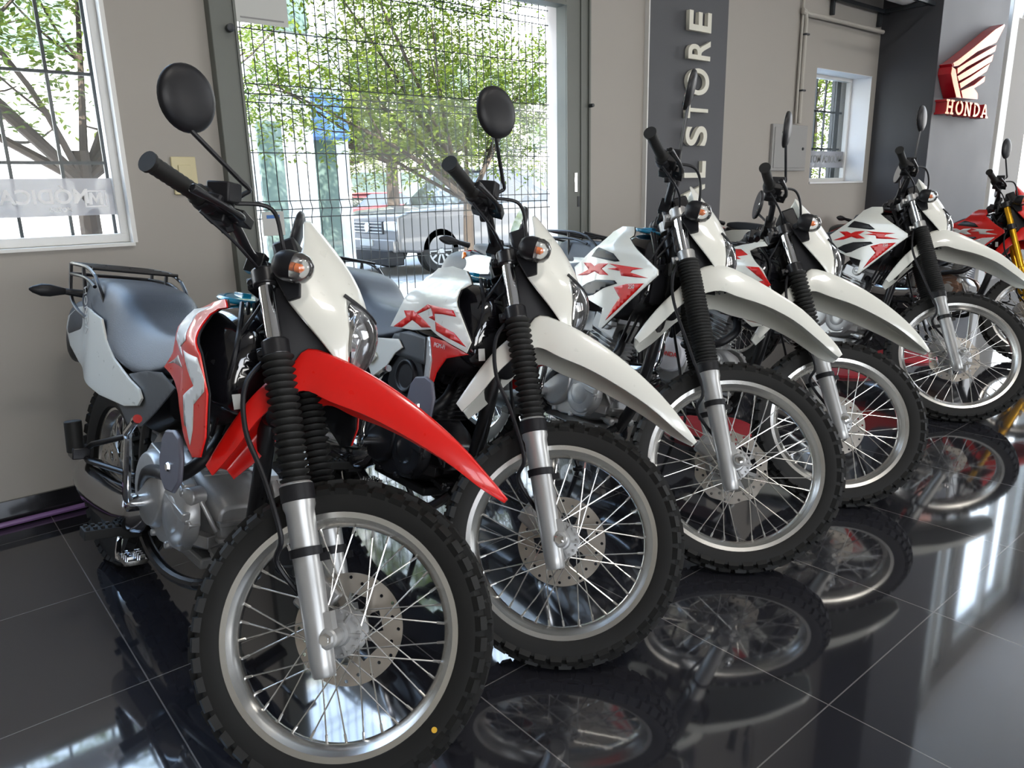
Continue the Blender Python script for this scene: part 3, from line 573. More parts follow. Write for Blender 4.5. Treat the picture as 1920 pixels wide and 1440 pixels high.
        b = MB(); b.lathe(c + V((.021, 0, 0)), (1, 0, 0), [(0, .010), (.012, .010), (.018, .004)], 12); b.build('signal_bulb', AMB, ts)
    # instruments
    b = MB(); b.box(cw(1.0, -.005, 1.085), (.055, .13, .085), Matrix.Rotation(R(-35), 3, 'Y')); b.box(cw(1.0, 0, 1.02), (.06, .09, .06), Matrix.Rotation(R(-20), 3, 'Y'))
    P(b, 'instrument_cluster', BLK, True, bevel=.008)
    # ---- handlebar
    H = (zt + .075); xc = A(H).x
    bar = smooth_path([(.838, -.40, H + .03), (.885, -.24, H + .035), (.91, -.17, H + .025), (xc + .0, -.085, H - .005), (xc + .005, 0, H - .008)], 5)
    if big: bar = smooth_path([(.845, -.40, H + .035), (.90, -.24, H + .04), (.935, -.17, H + .03), (xc + .01, -.085, H - .005), (xc + .015, 0, H - .008)], 5)
    full = bar + [V((p.x, -p.y, p.z)) for p in reversed(bar[:-1])]
    b = MB(); b.tube(full, .0115, 12)
    if big: b.tube([full[8], full[-9]], .007, 8)
    hb = P(b, 'handlebar', BLKM, True)
    b = MB()
    for s in (-1, 1): b.box((xc + .005, s * .045, H - .015), (.04, .03, .05)); b.tube([A(zt, 0, s * .045), (xc + .005, s * .045, H - .02)], .014, 10)
    b.build('bar_clamp', BLKM, hb, bevel=.003)
    e0 = bar[0]; e1 = bar[4]
    for s in (-1, 1):
        q = lambda p: V((p.x, -s * p.y, p.z))
        d = (e1 - e0).normalized(); L = .125
        prg = [(-.006, .010), (-.006, .021), (0, .021), (.006, .0165)] + [(.008 + i * .007, .0165 + (.0012 if i % 2 else 0)) for i in range(16)] + [(L - .004, .017), (L, .0225), (L + .008, .0225), (L + .008, .014)]
        b = MB(); a_, c_ = q(e0), q(e0 + d * L); b.lathe(a_, c_ - a_, prg, 20); b.build('grip', RUB, hb, ang=60)
        b = MB(); u0, u1 = q(e0 + d * .135), q(e0 + d * .20)
        b.lathe(u0, u1 - u0, [(0, .02), (.002, .026), (.028, .028), (.034, .023), (.062, .022), (.065, .014)], 18)
        b.box(u1 + V((.0, 0, -.008)), (.045, .04, .045)); b.tube([u1, u1 + V((.015, -s * .03, -.035))], .015, 8)
        b.build('switch_housing', BLK, hb, bevel=.004)
        b = MB(); l0 = q(e0 + d * .215) + V((.03, 0, -.004)); lever = smooth_path([l0, q(e0 + d * .19) + V((.055, 0, -.008)), q(e0 + d * .12) + V((.066, 0, -.012)), q(e0 + d * .045) + V((.056, 0, -.014))], 4)
        b.tube(lever, [.009] * 6 + [.007] * (len(lever) - 9) + [.008, .010, .010], 8); b.box(l0, (.045, .055, .022)); b.lathe(l0 + V((0, 0, -.014)), (0, 0, 1), [(0, .006), (.028, .006)], 8)
        b.build('lever', BLKM if not big else BLKM, hb, bevel=.002)
        # mirror
        mc = {'red': V((.82, -.34, 1.272))}.get(scheme, V((.88, -.335, 1.305)) if not big else V((.90, -.30, 1.445)))
        b0 = e0 + d * .205 + V((.01, 0, .015)); kn = b0 + V((.030, .0, .045)) if not big else b0 + V((.012, -.004, .05)); en_ = mc + V((.014, .016, -.052)); st = [b0 - V((0, 0, .01)), b0 + V((.004, 0, .012))] + smooth_path([kn.lerp(b0, .25), kn, kn.lerp(en_, .14)], 4) + [en_, mc + V((.010, .008, -.03))]
        if s > 0:
            mcL = mc + V((.0, -.0, -.01))
        b = MB(); b.tube([q(p) for p in st], .0052, 8); b.lathe(q(b0) - V((0, 0, .012)), (0, 0, 1), [(0, .011), (.014, .011), (.03, .007)], 10); mi = b.build('mirror', BLKM, hb)
        nrm = V((-cos(R(maz)), (1 if s < 0 else -.6) * sin(R(maz)), -.05)).normalized(); c = q(mc)
        rot = V((0, 0, 1)).rotation_difference(nrm).to_matrix()
        rx_, rz_ = (.0665, .0665) if not big else (.064, .068)
        b = MB(); rg = []
        for h, f in ((.004, .96), (.002, 1.0), (-.004, .995), (-.010, .93), (-.015, .76), (-.018, .45), (-.019, .05)): rg.append([c + rot @ V((rx_ * f * cos(2 * pi * i / 36), rz_ * f * sin(2 * pi * i / 36), h)) for i in range(36)])
        b.loft(rg); b.build('mirror_shell', BLK, mi)
        b = MB(); b.loft([[c + rot @ V((rx_ * .92 * cos(2 * pi * i / 36), rz_ * .92 * sin(2 * pi * i / 36), h)) for i in range(36)] for h in (.0045, .0055)]); b.build('mirror_glass', CHR, mi)
    # brake reservoir on the right
    b = MB(); u = e0 + d * .265; u = bar[5] + V((.02, 0, .03)); b.box(u, (.05, .058, .042), Matrix.Rotation(R(20), 3, 'X') @ Matrix.Rotation(R(-10), 3, 'Y')); b.box(u - V((0, 0, .03)), (.035, .075, .025)); b.build('brake_reservoir', BLK, hb, bevel=.004)
    # cables and hoses
    b = MB()
    b.tube(smooth_path([u + V((.02, .02, -.01)), u + V((.08, .06, .01)), u + V((.12, .09, -.06)), (1.06, -.03, H - .12), A(zg + .03, .06, .02)]), .0048, 8)
    b.tube(smooth_path([l0 + V((.02, -.04, 0)), (xc + .12, .08, H + .0), (xc + .14, .02, H - .07), (xc + .08, -.03, zt - .05), (xc + .03, -.05, zt - .16)]), .004, 8)
    b.tube(smooth_path([bar[4] + V((.01, .0, -.03)), bar[8] + V((.05, .02, -.06)), (xc + .06, -.07, zt + .0), (xc + .03, -.06, zt - .12), (xc + .0, -.05, zt - .22)]), .004, 8)
    P(b, 'cable', BLK, True)
    b = MB(); b.tube(smooth_path([A(zg + .02, .02, -.06), A(zg - .05, -.03, -.135), A(zg - .14, -.045, -.14), A(zl + .03, -.02, -.14), A(zl - .08, -.005, -.134), A(S['rf'] + .12, -.03, -.10), (S['wb'] - .03, -.06, S['rf'] + .02)]), .0055, 8)
    P(b, 'speedometer_cable', BLK, True)
    b = MB(); b.tube(smooth_path([A(zg + .02, .05, .05), A(zg - .08, -.02, .12), A(zl + .02, -.035, .13), A(zl - .12, -.05, .125), A(S['rf'] + .12, -.10, .09), (S['wb'] - .11, .075, S['rf'] + .06)]), .005, 8); P(b, 'brake_hose', BLK, True)
    b = MB(); b.box((S['wb'] - .085, .062, S['rf'] + .045), (.075, .05, .085), Matrix.Rotation(R(25), 3, 'Y')); b.box((S['wb'] - .105, .085, S['rf'] + .055), (.045, .03, .06), Matrix.Rotation(R(25), 3, 'Y'))
    for dx, dzz in ((-.05, .02), (-.1, .08)): b.lathe((S['wb'] + dx, .06, S['rf'] + dzz), (0, 1, 0), [(0, .014), (.05, .012)], 12)
    P(b, 'brake_caliper', CAST, True, bevel=.006)
    # ---- frame
    hy = A(zt - .03); hy2 = A(zg + .03)
    b = MB(); b.tube([hy, hy2], .034, 16); b.tube([hy2 + V((-.01, 0, .02)), (.62, 0, .80 + dz), (.45, 0, .74 + dz)], .024, 12)
    b.tube(smooth_path([hy2 + V((-.01, 0, 0)), (1.0, 0, .62 + dz * .5), (.965, 0, .42 + dz * .5), (.90, .0, .30 + dz * .4)], 4), .022, 12)
    for s in (-1, 1):
        b.tube(smooth_path([(.91, s * .02, .31 + dz * .4), (.86, s * .07, .255 + dz * .4), (.70, s * .10, .235 + dz * .4), (.52, s * .10, .27 + dz * .4), (.46, s * .09, .36), (.42, s * .08, .55), (.44, s * .05, .74)], 4), .015, 10)
        b.tube([(.60, s * .06, .78 + dz), (.3, s * .09, .79 + dz), (-.18, s * .09, .85 + dz)], .013, 8); b.tube([(.44, s * .08, .52), (.1, s * .09, .77 + dz)], .011, 8)
    P(b, 'frame', BLKM)
    b = MB()
    for s in (-1, 1): b.loft([[V((x, s * (y + dy), z + h)) for dy, h in ((-.012, -.026), (.012, -.026), (.014, 0), (.012, .026), (-.012, .026), (-.014, 0))] for x, y, z in ((.47, .075, .36), (.25, .09, .335), (.0, .10, S['rr']), (-.05, .10, S['rr']))])
    b.box((.42, 0, .37), (.05, .16, .05)); b.lathe((0, -.13, S['rr']), (0, 1, 0), [(0, .012), (.26, .012)], 12)
    P(b, 'swingarm', BLKM, bevel=.003)
    b = MB(); p0, p1 = V((.40, 0, .74)), V((.28, 0, .40)); b.tube([p0, p1], .016, 12)
    for i in range(8):
        c = p0.lerp(p1, .12 + i * .095); b.lathe(c, p1 - p0, [(-.008, .034), (-.004, .040), (.004, .040), (.008, .034)], 18)
    P(b, 'shock_absorber', REDL if big else CAST)
    # rear fender, tail
    b = MB(); b.loft([sup(x, w0, w1, z0 + dz, z1 + dz, 24, 3.2) for x, w0, w1, z0, z1 in ((.05, .09, .09, .77, .85), (-.15, .10, .10, .75, .86), (-.32, .112, .10, .72, .865), (-.43, .104, .09, .67, .855), (-.49, .085, .075, .61, .80), (-.515, .06, .05, .59, .70))]); P(b, 'rear_fender', GRYP, sub=1)
    b = MB(); b.loft([sup(x, w_, w_ * .9, z0 + dz, z1 + dz, 16, 3) for x, w_, z0, z1 in ((-.30, .055, .82, .87), (-.40, .05, .81, .86), (-.44, .04, .81, .85))]); P(b, 'tail_light', REDL)
    for s in (-1, 1):
        b = MB(); yy = s; b.tube([(-.22, yy * .09, .885 + dz), (-.225, yy * .15, .89 + dz)], [.014, .011], 10); rg = []
        for f, r_ in ((0, .012), (.02, .017), (.05, .026), (.075, .026), (.10, .014), (.11, .004)): rg.append([V((-.225 + r_ * .55 * cos(2 * pi * i / 16), yy * (.145 + f), .89 + dz + r_ * .8 * sin(2 * pi * i / 16))) for i in range(16)])
        b.loft(rg); P(b, 'rear_indicator', BLK)
        if big:
            b = MB(); b.lathe((-.24, s * .09, .90), (-.3, s, 0), [(0, .018), (.012, .018), (.014, .012)], 12); P(b, 'side_reflector', AMB)
    # ---- seat
    b = MB()
    if not big: ST = [(-.205, .905, .88, .085, .075), (-.19, .945, .865, .118, .10), (-.08, .958, .825, .138, .115), (.10, .955, .79, .148, .118), (.22, .945, .755, .155, .112), (.27, .915, .742, .157, .105), (.34, .868, .728, .157, .088), (.44, .845, .715, .152, .078), (.55, .845, .725, .138, .072), (.66, .868, .77, .115, .062), (.74, .90, .82, .085, .05), (.77, .90, .86, .06, .04)]
    else: ST = [(-.24, .955, .94, .05, .045), (-.20, .968, .93, .085, .08), (-.05, .972, .90, .105, .10), (.15, .955, .87, .115, .105), (.35, .925, .84, .12, .10), (.50, .915, .83, .115, .085), (.65, .945, .86, .10, .07), (.76, 1.0, .91, .08, .055), (.81, 1.025, .97, .06, .04)]
    b.loft([sup(x, wb_, wt_, z0, z1, 32, 5.5) for x, z1, z0, wb_, wt_ in ST]); st_ = P(b, 'seat', SEAT, sub=1, ang=70)
    if scheme == 'red':
        tx = text('lettering', 'HONDA', .04, .0006, SILV, st_, Matrix.Translation((.02, -.1475, .855)) @ Matrix.Rotation(R(90), 4, 'X') @ Matrix.Rotation(R(-75), 4, 'Z'))
    # ---- tank
    b = MB()
    if not big: TK = [(.60, .86, .80, .085, .06), (.66, .91, .77, .12, .08), (.74, .955, .74, .14, .095), (.84, .972, .72, .155, .115), (.93, .968, .71, .165, .118), (1.0, .945, .71, .160, .108), (1.045, .90, .73, .125, .085)]
    else: TK = [(.68, .93, .84, .08, .06), (.74, .99, .80, .12, .08), (.82, 1.055, .78, .145, .09), (.88, 1.068, .77, .155, .09), (.96, 1.05, .78, .15, .085), (1.01, 1.0, .80, .13, .08), (1.03, .96, .82, .10, .07)]
    b.loft([sup(x, wb_, wt_, z0, z1, 28, 2.8) for x, z1, z0, wb_, wt_ in TK]); tk = P(b, 'fuel_tank', BLKG, sub=1, ang=70)
    zc = .978 if not big else 1.072; xcap = .83 if not big else .88
    b = MB(); b.lathe((xcap, 0, zc - .008), (.08, 0, 1), [(0, .062), (.006, .066), (.013, .060), (.015, .045)], 32); b.box((xcap - .01, 0, zc + .009), (.05, .024, .012)); b.build('fuel_cap', BLUE if scheme in ('red', 'white2', 'xr') and pose[0] < 3 else BLKM, tk, bevel=.002)

    # horn, harness and boxes in the dark behind the fork
    b = MB(); b.box((1.0, -.06, .80 + dz), (.06, .07, .10)); b.box((.98, .06, .78 + dz), (.07, .08, .12)); b.lathe((1.035, 0, .74 + dz), (1, 0, -.2), [(0, .035), (.015, .04), (.03, .035), (.034, .012)], 20)
    for i in range(7):
        y_ = -.10 + .03 * i; b.tube(smooth_path([(xc + .01, y_ * .5, zt - .02), (1.03 - .02 * (i % 3), y_, .88 + dz), (.99, y_ * 1.1, .74 + dz), (.93, y_, .66)], 4), .0055, 6)
    P(b, 'wiring_harness', BLK)
    b = MB(); b.loft([sup(x, w_, w_, z0 + dz, z1 + dz, 20, 4) for x, w_, z0, z1 in ((.74, .11, .70, .84), (.84, .135, .66, .90), (.96, .145, .68, .90), (1.02, .13, .72, .88))]); P(b, 'inner_cover', BLK, sub=1)
    if not big:
        b = MB(); b.box((1.055, -.100, .765), (.003, .018, .034), Matrix.Rotation(R(-35), 3, 'Z') @ Matrix.Rotation(R(12), 3, 'X')); P(b, 'paper_tag', PAP)
    # ---- engine
    ez = .06 if big else .045
    b = MB(); b.loft([sup(x, w_, w_, z0 + ez, z1 + ez, 20, 4) for x, z0, z1, w_ in ((.44, .34, .50, .07), (.50, .28, .54, .085), (.62, .265, .545, .088), (.76, .265, .50, .088), (.86, .29, .46, .075), (.90, .33, .42, .055))]); 
    b.box((.69, 0, .255 + ez), (.30, .14, .03)); en = P(b, 'crankcase', BLKM if scheme == 'white2' else CAST, bevel=.006)
    for s in (-1, 1):
        b = MB(); yb = s * .095
        b.lathe((.80, yb, .385 + ez), (0, s, 0), [(0, .088), (.02, .088), (.035, .080), (.042, .062)], 32)
        b.lathe((.64, yb, .405 + ez), (0, s, 0), [(0, .105), (.03, .105), (.048, .095), (.054, .07), (.055, .03)], 36)
        b.loft([[V((x, yb + s * h, z + ez)) for x, z in ((.54, .46), (.60, .52), (.72, .50), (.84, .47), (.89, .38), (.84, .30), (.70, .28), (.58, .30), (.53, .36))] for h in (0, .03)])
        for i in range(10):
            a = 2 * pi * i / 10; b.lathe((.71 + .165 * cos(a), yb + s * .02, .39 + .105 * sin(a) + ez), (0, s, 0), [(0, .011), (.018, .010)], 8)
        b.box((.82, yb + s * .035, .41 + ez), (.13, .02, .022), Matrix.Rotation(R(8), 3, 'Y'))
        P(b, 'clutch_cover' if s < 0 else 'generator_cover', (BLK if scheme == 'white2' else BRNZ if crf else CAST), parent=en, bevel=.003)
        if scheme == 'white4' and s < 0:
            b = MB(); b.lathe((.66, -.147, .43 + ez), (0, -1, 0), [(0, .078), (.02, .078), (.03, .07), (.036, .04), (.037, .0)], 36); cp = P(b, 'round_cover', mat('white_cover', (.55, .56, .60), .3, coat=.3), parent=en)
            text('lettering', 'HONDA', .028, .0006, REDD, cp, Matrix.Translation((.66, -.186, .43 + ez)) @ Matrix.Rotation(R(90), 4, 'X'))
    b = MB()
    for z in (.30, .34, .38): b.box((.885, 0, z + ez), (.06, .12, .012))
    for y_ in (-.05, .0, .05): b.lathe((.88, y_, .30 + ez), (1, 0, -.2), [(0, .016), (.035, .015), (.04, .009)], 10)
    b.lathe((.845, -.085, .44 + ez), (.4, -1, .1), [(0, .026), (.04, .024), (.045, .014)], 14); b.tube([(.80, -.09, .47 + ez), (.87, -.09, .43 + ez), (.90, -.06, .36 + ez)], .007, 8)
    b.box((.87, -.07, .335 + ez), (.05, .05, .03), Matrix.Rotation(R(25), 3, 'Z')); b.lathe((.80, -.135, .385 + ez), (0, -1, 0), [(0, .05), (.004, .045), (.006, .02)], 24)
    b.build('engine_fitting', BLKM if scheme == 'white2' else CAST, en, bevel=.002)
    b = MB(); axc = V((.28, 0, .96)).normalized(); rc = Matrix.Rotation(R(16), 3, 'Y'); c0 = V((.76, 0, .50 + ez)); b.tube([c0 - axc * .03, c0 + axc * .13], .055, 20)
    for i in range(9): b.box(c0 + axc * (.0 + i * .0155), (.125, .135, .004), rc)
    b.build('cylinder', CAST if not scheme == 'white2' else BLKM, en)
    b = MB(); c1_ = c0 + axc * .155; b.box(c1_, (.13, .15, .055), rc); b.box(c1_ + axc * .04, (.10, .12, .04), rc, .8)
    for i in range(4): b.box(c1_ + axc * (-.02 + i * .014), (.13, .145, .004), rc)
    for s in (-1, 1): b.lathe(c1_ + V((.02, s * .07, .01)), (0, s, 0), [(0, .028), (.016, .026), (.018, .015)], 14)
    b.build('cylinder_head', CAST if not scheme == 'white2' else BLKM, en, bevel=.004)
    b = MB(); b.lathe(c1_ + V((-.08, -.01, .0)), (-1, -.0, .1), [(0, .022), (.02, .026), (.05, .024), (.09, .03)], 16); b.box(c1_ + V((-.13, -.01, -.0)), (.06, .06, .08)); b.box(c1_ + V((.045, -.09, .01)), (.05, .03, .02)); b.build('carburettor', CAST, en, bevel=.004)
    # exhaust
    hp = smooth_path([c1_ + V((.05, -.03, -.02)), c1_ + V((.085, -.05, -.035)), (.925, -.10, .60 + ez * .3), (.905, -.14, .57), (.87, -.162, .548), (.80, -.165, .54), (.66, -.15, .50), (.58, -.13, .42)], 5)
    b = MB(); b.tube(hp, .017, 14); ex = P(b, 'exhaust_pipe', BLK)
    b = MB(); b.loft([[V((x, -.176 - .012 * k_, z)) for x, z in ((.845, .585), (.855, .64), (.875, .665), (.925, .675), (.96, .665), (.98, .62), (.975, .565), (.94, .53), (.89, .525), (.86, .545))] for k_ in (0, 1)]); 
    if scheme in ('red', 'white2'):
        hs = b.build('heat_shield', GREYC, ex, bevel=.005)
        b = MB(); b.lathe((.91, -.188, .585), (0, -1, 0), [(0, .011), (.005, .009)], 6); b.build('shield_bolt', CHR, hs)
    mu = smooth_path([(.60, -.115, .375), (.50, -.125, .345), (.30, -.135, .335), (.12, -.145, .36)], 3)
    b = MB(); b.tube(mu, [.03, .05, .060, .063, .063, .063, .063, .063, .058, .045][:len(mu)], 26); b.build('muffler', mat('dark_chrome', (.30, .30, .31), .12, metal=1) if not big else BLKM, ex)
    # kick starter, pegs, pedals
    b = MB(); b.lathe((.61, -.15, .405), (0, -1, 0), [(0, .022), (.03, .022), (.034, .014)], 16); b.tube([(.61, -.175, .41), (.635, -.19, .44), (.655, -.20, .60)], [.012, .011, .009], 10); b.tube([(.655, -.20, .598), (.665, -.205, .612), (.76, -.215, .665)], [.010, .010, .009], 10); b.lathe((.755, -.215, .662), (.9, -.05, .42), [(0, .011), (.018, .011)], 10)
    P(b, 'kick_starter', CHR)
    for s in (-1, 1):
        b = MB(); b.box((.52, s * .205, .305), (.05, .11, .026)); 
        for i in range(6):
            for j in range(2): b.box((.508 + j * .024, s * (.16 + i * .018), .321), (.010, .010, .008))
        b.box((.52, s * .14, .30), (.035, .05, .04)); b.tube([(.50, s * .10, .30), (.52, s * .15, .30)], .012, 8); P(b, 'foot_peg', RUB, bevel=.002)
        b = MB(); b.tube([(.40, s * .10, .54), (.20, s * .16, .465), (.17, s * .17, .44)], .0095, 8); b.tube([(.42, s * .10, .42), (.20, s * .17, .415), (.17, s * .175, .43)], .0095, 8); b.box((.165, s * .185, .435), (.055, .05, .035)); pb = P(b, 'passenger_peg_bracket', BLKM, bevel=.003)
        b = MB(); b.tube([(.165, s * .195, .435), (.155, s * .205, .53)], [.024, .024], 12); b.build('passenger_peg', RUB, pb, bevel=.003)
    b = MB(); b.tube(smooth_path([(.50, -.16, .27), (.58, -.185, .245), (.68, -.19, .28), (.745, -.195, .30)], 3), .008, 8); b.box((.755, -.205, .31), (.06, .05, .012))
    for i in range(4):
        for j in (0, 1): b.box((.735 + i * .014, -.19 - j * .028, .32), (.006, .012, .01))
    P(b, 'brake_pedal', CHR)
    b = MB(); b.tube(smooth_path([(.56, .16, .31), (.70, .175, .30), (.80, .18, .33)], 3), .007, 8); b.tube([(.80, .175, .33), (.80, .215, .33)], .010, 8); P(b, 'gear_lever', CHR)
    LI = (t.matrix_world.inverted() @ Matrix.Identity(4)); stp = V((.44, .10, .27)); ftw = t.matrix_world @ V((.50, .215, 0)); ftw.z = .012; ft = LI @ ftw
    b = MB(); b.tube([stp, ft], .010, 8); b.lathe(ft, LI.to_3x3() @ V((0, 0, 1)), [(-.010, .022), (-.004, .022), (.0, .014)], 14); P(b, 'side_stand', BLKM)
    b = MB(); n = 60; pth = []
    for i in range(n + 1):
        pass
    rs1, rs2 = .085, .035; c_a, c_b = V((0, .085, S['rr'])), V((.52, .085, .38))
    up = V((0, 0, 1)); pth = [c_a + V((rs1 * cos(a), 0, rs1 * sin(a))) for a in [pi / 2 + pi * i / 12 for i in range(13)]] + [c_b + V((rs2 * cos(a), 0, rs2 * sin(a))) for a in [-pi / 2 + pi * i / 8 for i in range(9)]]
    b.tube(pth + [pth[0]], .006, 6); b.lathe(c_a - V((0, .004, 0)), (0, 1, 0), [(0, .08), (.008, .08)], 30); P(b, 'chain', BLKM)
    # ---- bodywork
    Yf = Y250 if big else Y150
    for s in (-1, 1):
        if scheme == 'red': o = panel('tank_shroud', SH1, Yf, s, REDP, t, bevel=.001); dec = [(SH1_W, WDEC), (SH1_G, GDEC)]
        elif scheme == 'white4': o = panel('tank_shroud', SH4, Yf, s, WHITE, t, bevel=.001); dec = [(SH4_R, REDD)]
        elif scheme == 'white2': o = panel('tank_shroud', SH2, Yf, s, WHITE, t, bevel=.001); dec = [(SH2_R, REDD)]
        else: dzz = 0 if big else -.07; sh_ = lambda q: [(x, z + dzz) for x, z in q]; o = panel('tank_shroud', sh_(SH3), Yf, s, WHITE if not crf else REDP, t, bevel=.001); dec = [([sh_(q) for q in SH3_R], REDD if not crf else WDEC), ([sh_(q) for q in SH3_K], KDEC)]
        panel('added_shroud_backing', ([(x, z + (0 if big else -.07)) for x, z in SH3] if scheme in ('xr', 'crf') else SH2 if scheme == 'white2' else SH1), lambda x, z: Yf(x, z) - .006, s, BLK, o, cell=.03)  # added black backing, keeps shroud colour out of the tank's reflections
        for polys, m in dec:
            for pl in polys: panel('decal', pl, Yf, s, m, o, th=.0008, off=.0028)
        if scheme == 'white2':
            lp = panel('lower_shroud', LP2_R, lambda x, z: Y150(x, z) - .012, s, REDD, t, bevel=.001)
            panel('lower_shroud_trim', LP2_S, lambda x, z: Y150(x, z) - .010, s, SILV, t); panel('side_guard', LP2_G, lambda x, z: Y150(x, z) - .006, s, GRYP, t)
            if s < 0: text('lettering', 'PGM-FI', .018, .0004, WDEC, lp, Matrix.Translation((.955, -.176, .768)) @ Matrix.Rotation(R(90), 4, 'X'))
        if big and s < 0: text('lettering', '250', .020, .0004, WDEC, o, Matrix.Translation((1.03, -.1945, .858)) @ Matrix.Rotation(R(90), 4, 'X') @ Matrix.Rotation(R(5), 4, 'Z'))
        if not big: 
            panel('side_cover', SIDE_W, YS, s, WHITE if not crf else REDP, t, bevel=.0015, th=.006); panel('frame_cover', SIDE_G if scheme != 'white2' else [(.46, .70), (.52, .735), (.68, .752), (.71, .73), (.67, .705), (.635, .66), (.61, .61), (.59, .575), (.555, .58), (.545, .62)], lambda x, z: YS(x, z) - .008, s, GRYP if scheme != 'white2' else WHITE, t, bevel=.001)
        else:
            panel('side_cover', [(x * .95, z + .05) for x, z in SIDE_W], YS, s, WHITE if not crf else REDP, t, bevel=.0015, th=.006)
    if scheme == 'white2':
        for s in (-1, 1):
            b = MB(); b.loft([[V((x, s * y_, z)) for x, z in ((.64, .68), (.70, .72), (.80, .71), (.84, .64), (.78, .57), (.68, .56), (.63, .61))] for y_ in (.09, .125)]); b.lathe((.74, s * .12, .645), (0, s, 0), [(0, .055), (.018, .052), (.018, .043), (.012, .040), (.012, .0)], 28); P(b, 'air_filter_cover', BLK, bevel=.006)
    # air box between the side covers
    b = MB(); b.loft([sup(x, w_, w_, z0 + dz, z1 + dz, 16, 4) for x, w_, z0, z1 in ((.12, .08, .60, .78), (.2, .11, .56, .78), (.50, .11, .56, .76), (.62, .09, .62, .76))]); P(b, 'air_box', BLK)
    # ---- rear rack
    if not big and not crf:
        b = MB(); zr = .985; w_ = .13
        for dzr in (0, -.035):
            b.tube(smooth_path([(.04, -w_, zr - .02 + dzr), (-.06, -w_, zr + dzr), (-.24, -w_, zr + dzr), (-.265, -w_ + .02, zr + dzr)], 3) + smooth_path([(-.265, w_ - .02, zr + dzr), (-.24, w_, zr + dzr), (-.06, w_, zr + dzr), (.04, w_, zr - .02 + dzr)], 3), .006, 8)
        for i in range(4): xx = -.22 + i * .075; b.tube([(xx, -w_, zr), (xx, w_, zr)], .0055, 8)
        for s in (-1, 1):
            b.tube(smooth_path([(.04, s * w_, zr - .02), (.10, s * w_, zr - .06), (.13, s * .12, .88)], 3), .006, 8); b.tube(smooth_path([(-.25, s * w_, zr), (-.235, s * w_, .88), (-.16, s * .13, .84), (-.06, s * .125, .82)], 3), .006, 8)
            b.tube([(-.10, s * w_, zr), (-.08, s * .12, .85)], .006, 8)
        P(b, 'luggage_rack', BLKM)
    return t
GP = 'trail motorcycles lined up in the showroom'
b1 = build_bike('motorcycle', 'red and white trail motorcycle with a red front fender, closest to the camera', '150', (.457, 2.677, -87.0, 10.5, 45.4), 'red', GP, 24)
b2 = build_bike('motorcycle', 'white trail motorcycle with red lower panels and black engine, beside the red-fendered one', '150', (1.163, 2.686, -90.0, 13.5, 43.7), 'white2', GP, 38)
b3 = build_bike('motorcycle', 'white trail motorcycle with smooth long gaiters and blue fuel cap, third along the row', '250', (2.048, 2.734, -95.1, 12.8, 46.1), 'xr', GP)
b4 = build_bike('motorcycle', 'white trail motorcycle with luggage rack and red chevrons on its shroud, fourth in row', '150', (2.632, 2.679, -89.0, 11.5, 39.8), 'white4', GP, 12)
b5 = build_bike('motorcycle', 'white trail motorcycle with long gaiters and black tank top, standing before the winged logo pillar', '250', (4.301, 2.846, -98.0, 11.5, 40.0), 'xr', GP, 22)
b6 = build_bike('motorcycle', 'red motorcycle with golden fork tubes at the far end of the row', '150', (6.2, 2.90, -105.0, 10, 35.0), 'crf', GP, 20)
# ------------------------------------------------------------------ street outside
GZ = -.15
CONC = mat('pale_concrete', (.50, .48, .45), .85, noise=.1, nscale=2); ASPH = mat('asphalt', (.22, .22, .22), .85, noise=.1, nscale=6)
WB_ = mat('white_render', (.72, .72, .72), .8, noise=.04, nscale=2)
b = MB(); bx(b, -40, 70, D2, 9.0, GZ - .1, GZ); struct('pavement', b, CONC)
b = MB(); bx(b, -40, 70, 9.0, 34, GZ - .15, GZ - .04); struct('road', b, ASPH)
b = MB(); bx(b, -40, 70, -30, YF - .3, GZ - .1, GZ); struct('forecourt', b, mat('dark_paving', (.10, .10, .10), .9))
GG = mat('shop_glass', (.12, .17, .15), .15, coat=.5); BLU = mat('blue_awning', (.10, .20, .42), .7)
def building(x0, x1, y0, y1, h, label, m, shops=True):
    o = bx(MB(), x0, x1, y0, y1, GZ - .1, h).build('building', m, smooth=False); tag(o, label, 'building')
    n = max(1, int((x1 - x0) / 3))
    for i in range(n):
        xa = x0 + (x1 - x0) * (i + .15) / n; xb = x0 + (x1 - x0) * (i + .85) / n
        if shops: bx(MB(), xa, xb, y0 - .06, y0 + .04, .1, 2.3).build('shop_window', GG, o, smooth=False)
        for z in (3.6, 6.4):
            if z + 1.6 < h: bx(MB(), xa + .3, xb - .3, y0 - .05, y0 + .04, z, z + 1.5).build('upper_window', GG, o, smooth=False)
    return o
bA = building(4.4, 6.2, 11.5, 14, 7.5, 'white building with green glass and a blue awning across the street', WB_)
bB = building(-9.5, 3.9, 15, 22, 6.0, 'pale building seen through the barred window behind the tree', mat('cream_render', (.70, .68, .64), .8), False)
building(10, 40, 36, 46, 10, 'long pale building far down the street', mat('warm_render', (.62, .56, .48), .8))
b = MB(); b.loft([[V((5.3, 11.44, 2.75)), V((5.3, 11.2, 2.08)), V((5.3, 11.25, 2.03)), V((5.3, 11.49, 2.7))], [V((6.1, 11.44, 2.75)), V((6.1, 11.2, 2.08)), V((6.1, 11.25, 2.03)), V((6.1, 11.49, 2.7))]]); b.build('awning', BLU, bA, smooth=False)
b = MB(); bx(b, 5.05, 5.45, 11.2, 11.5, GZ, 3.0); b.build('pilaster', WB_, bA, smooth=False)
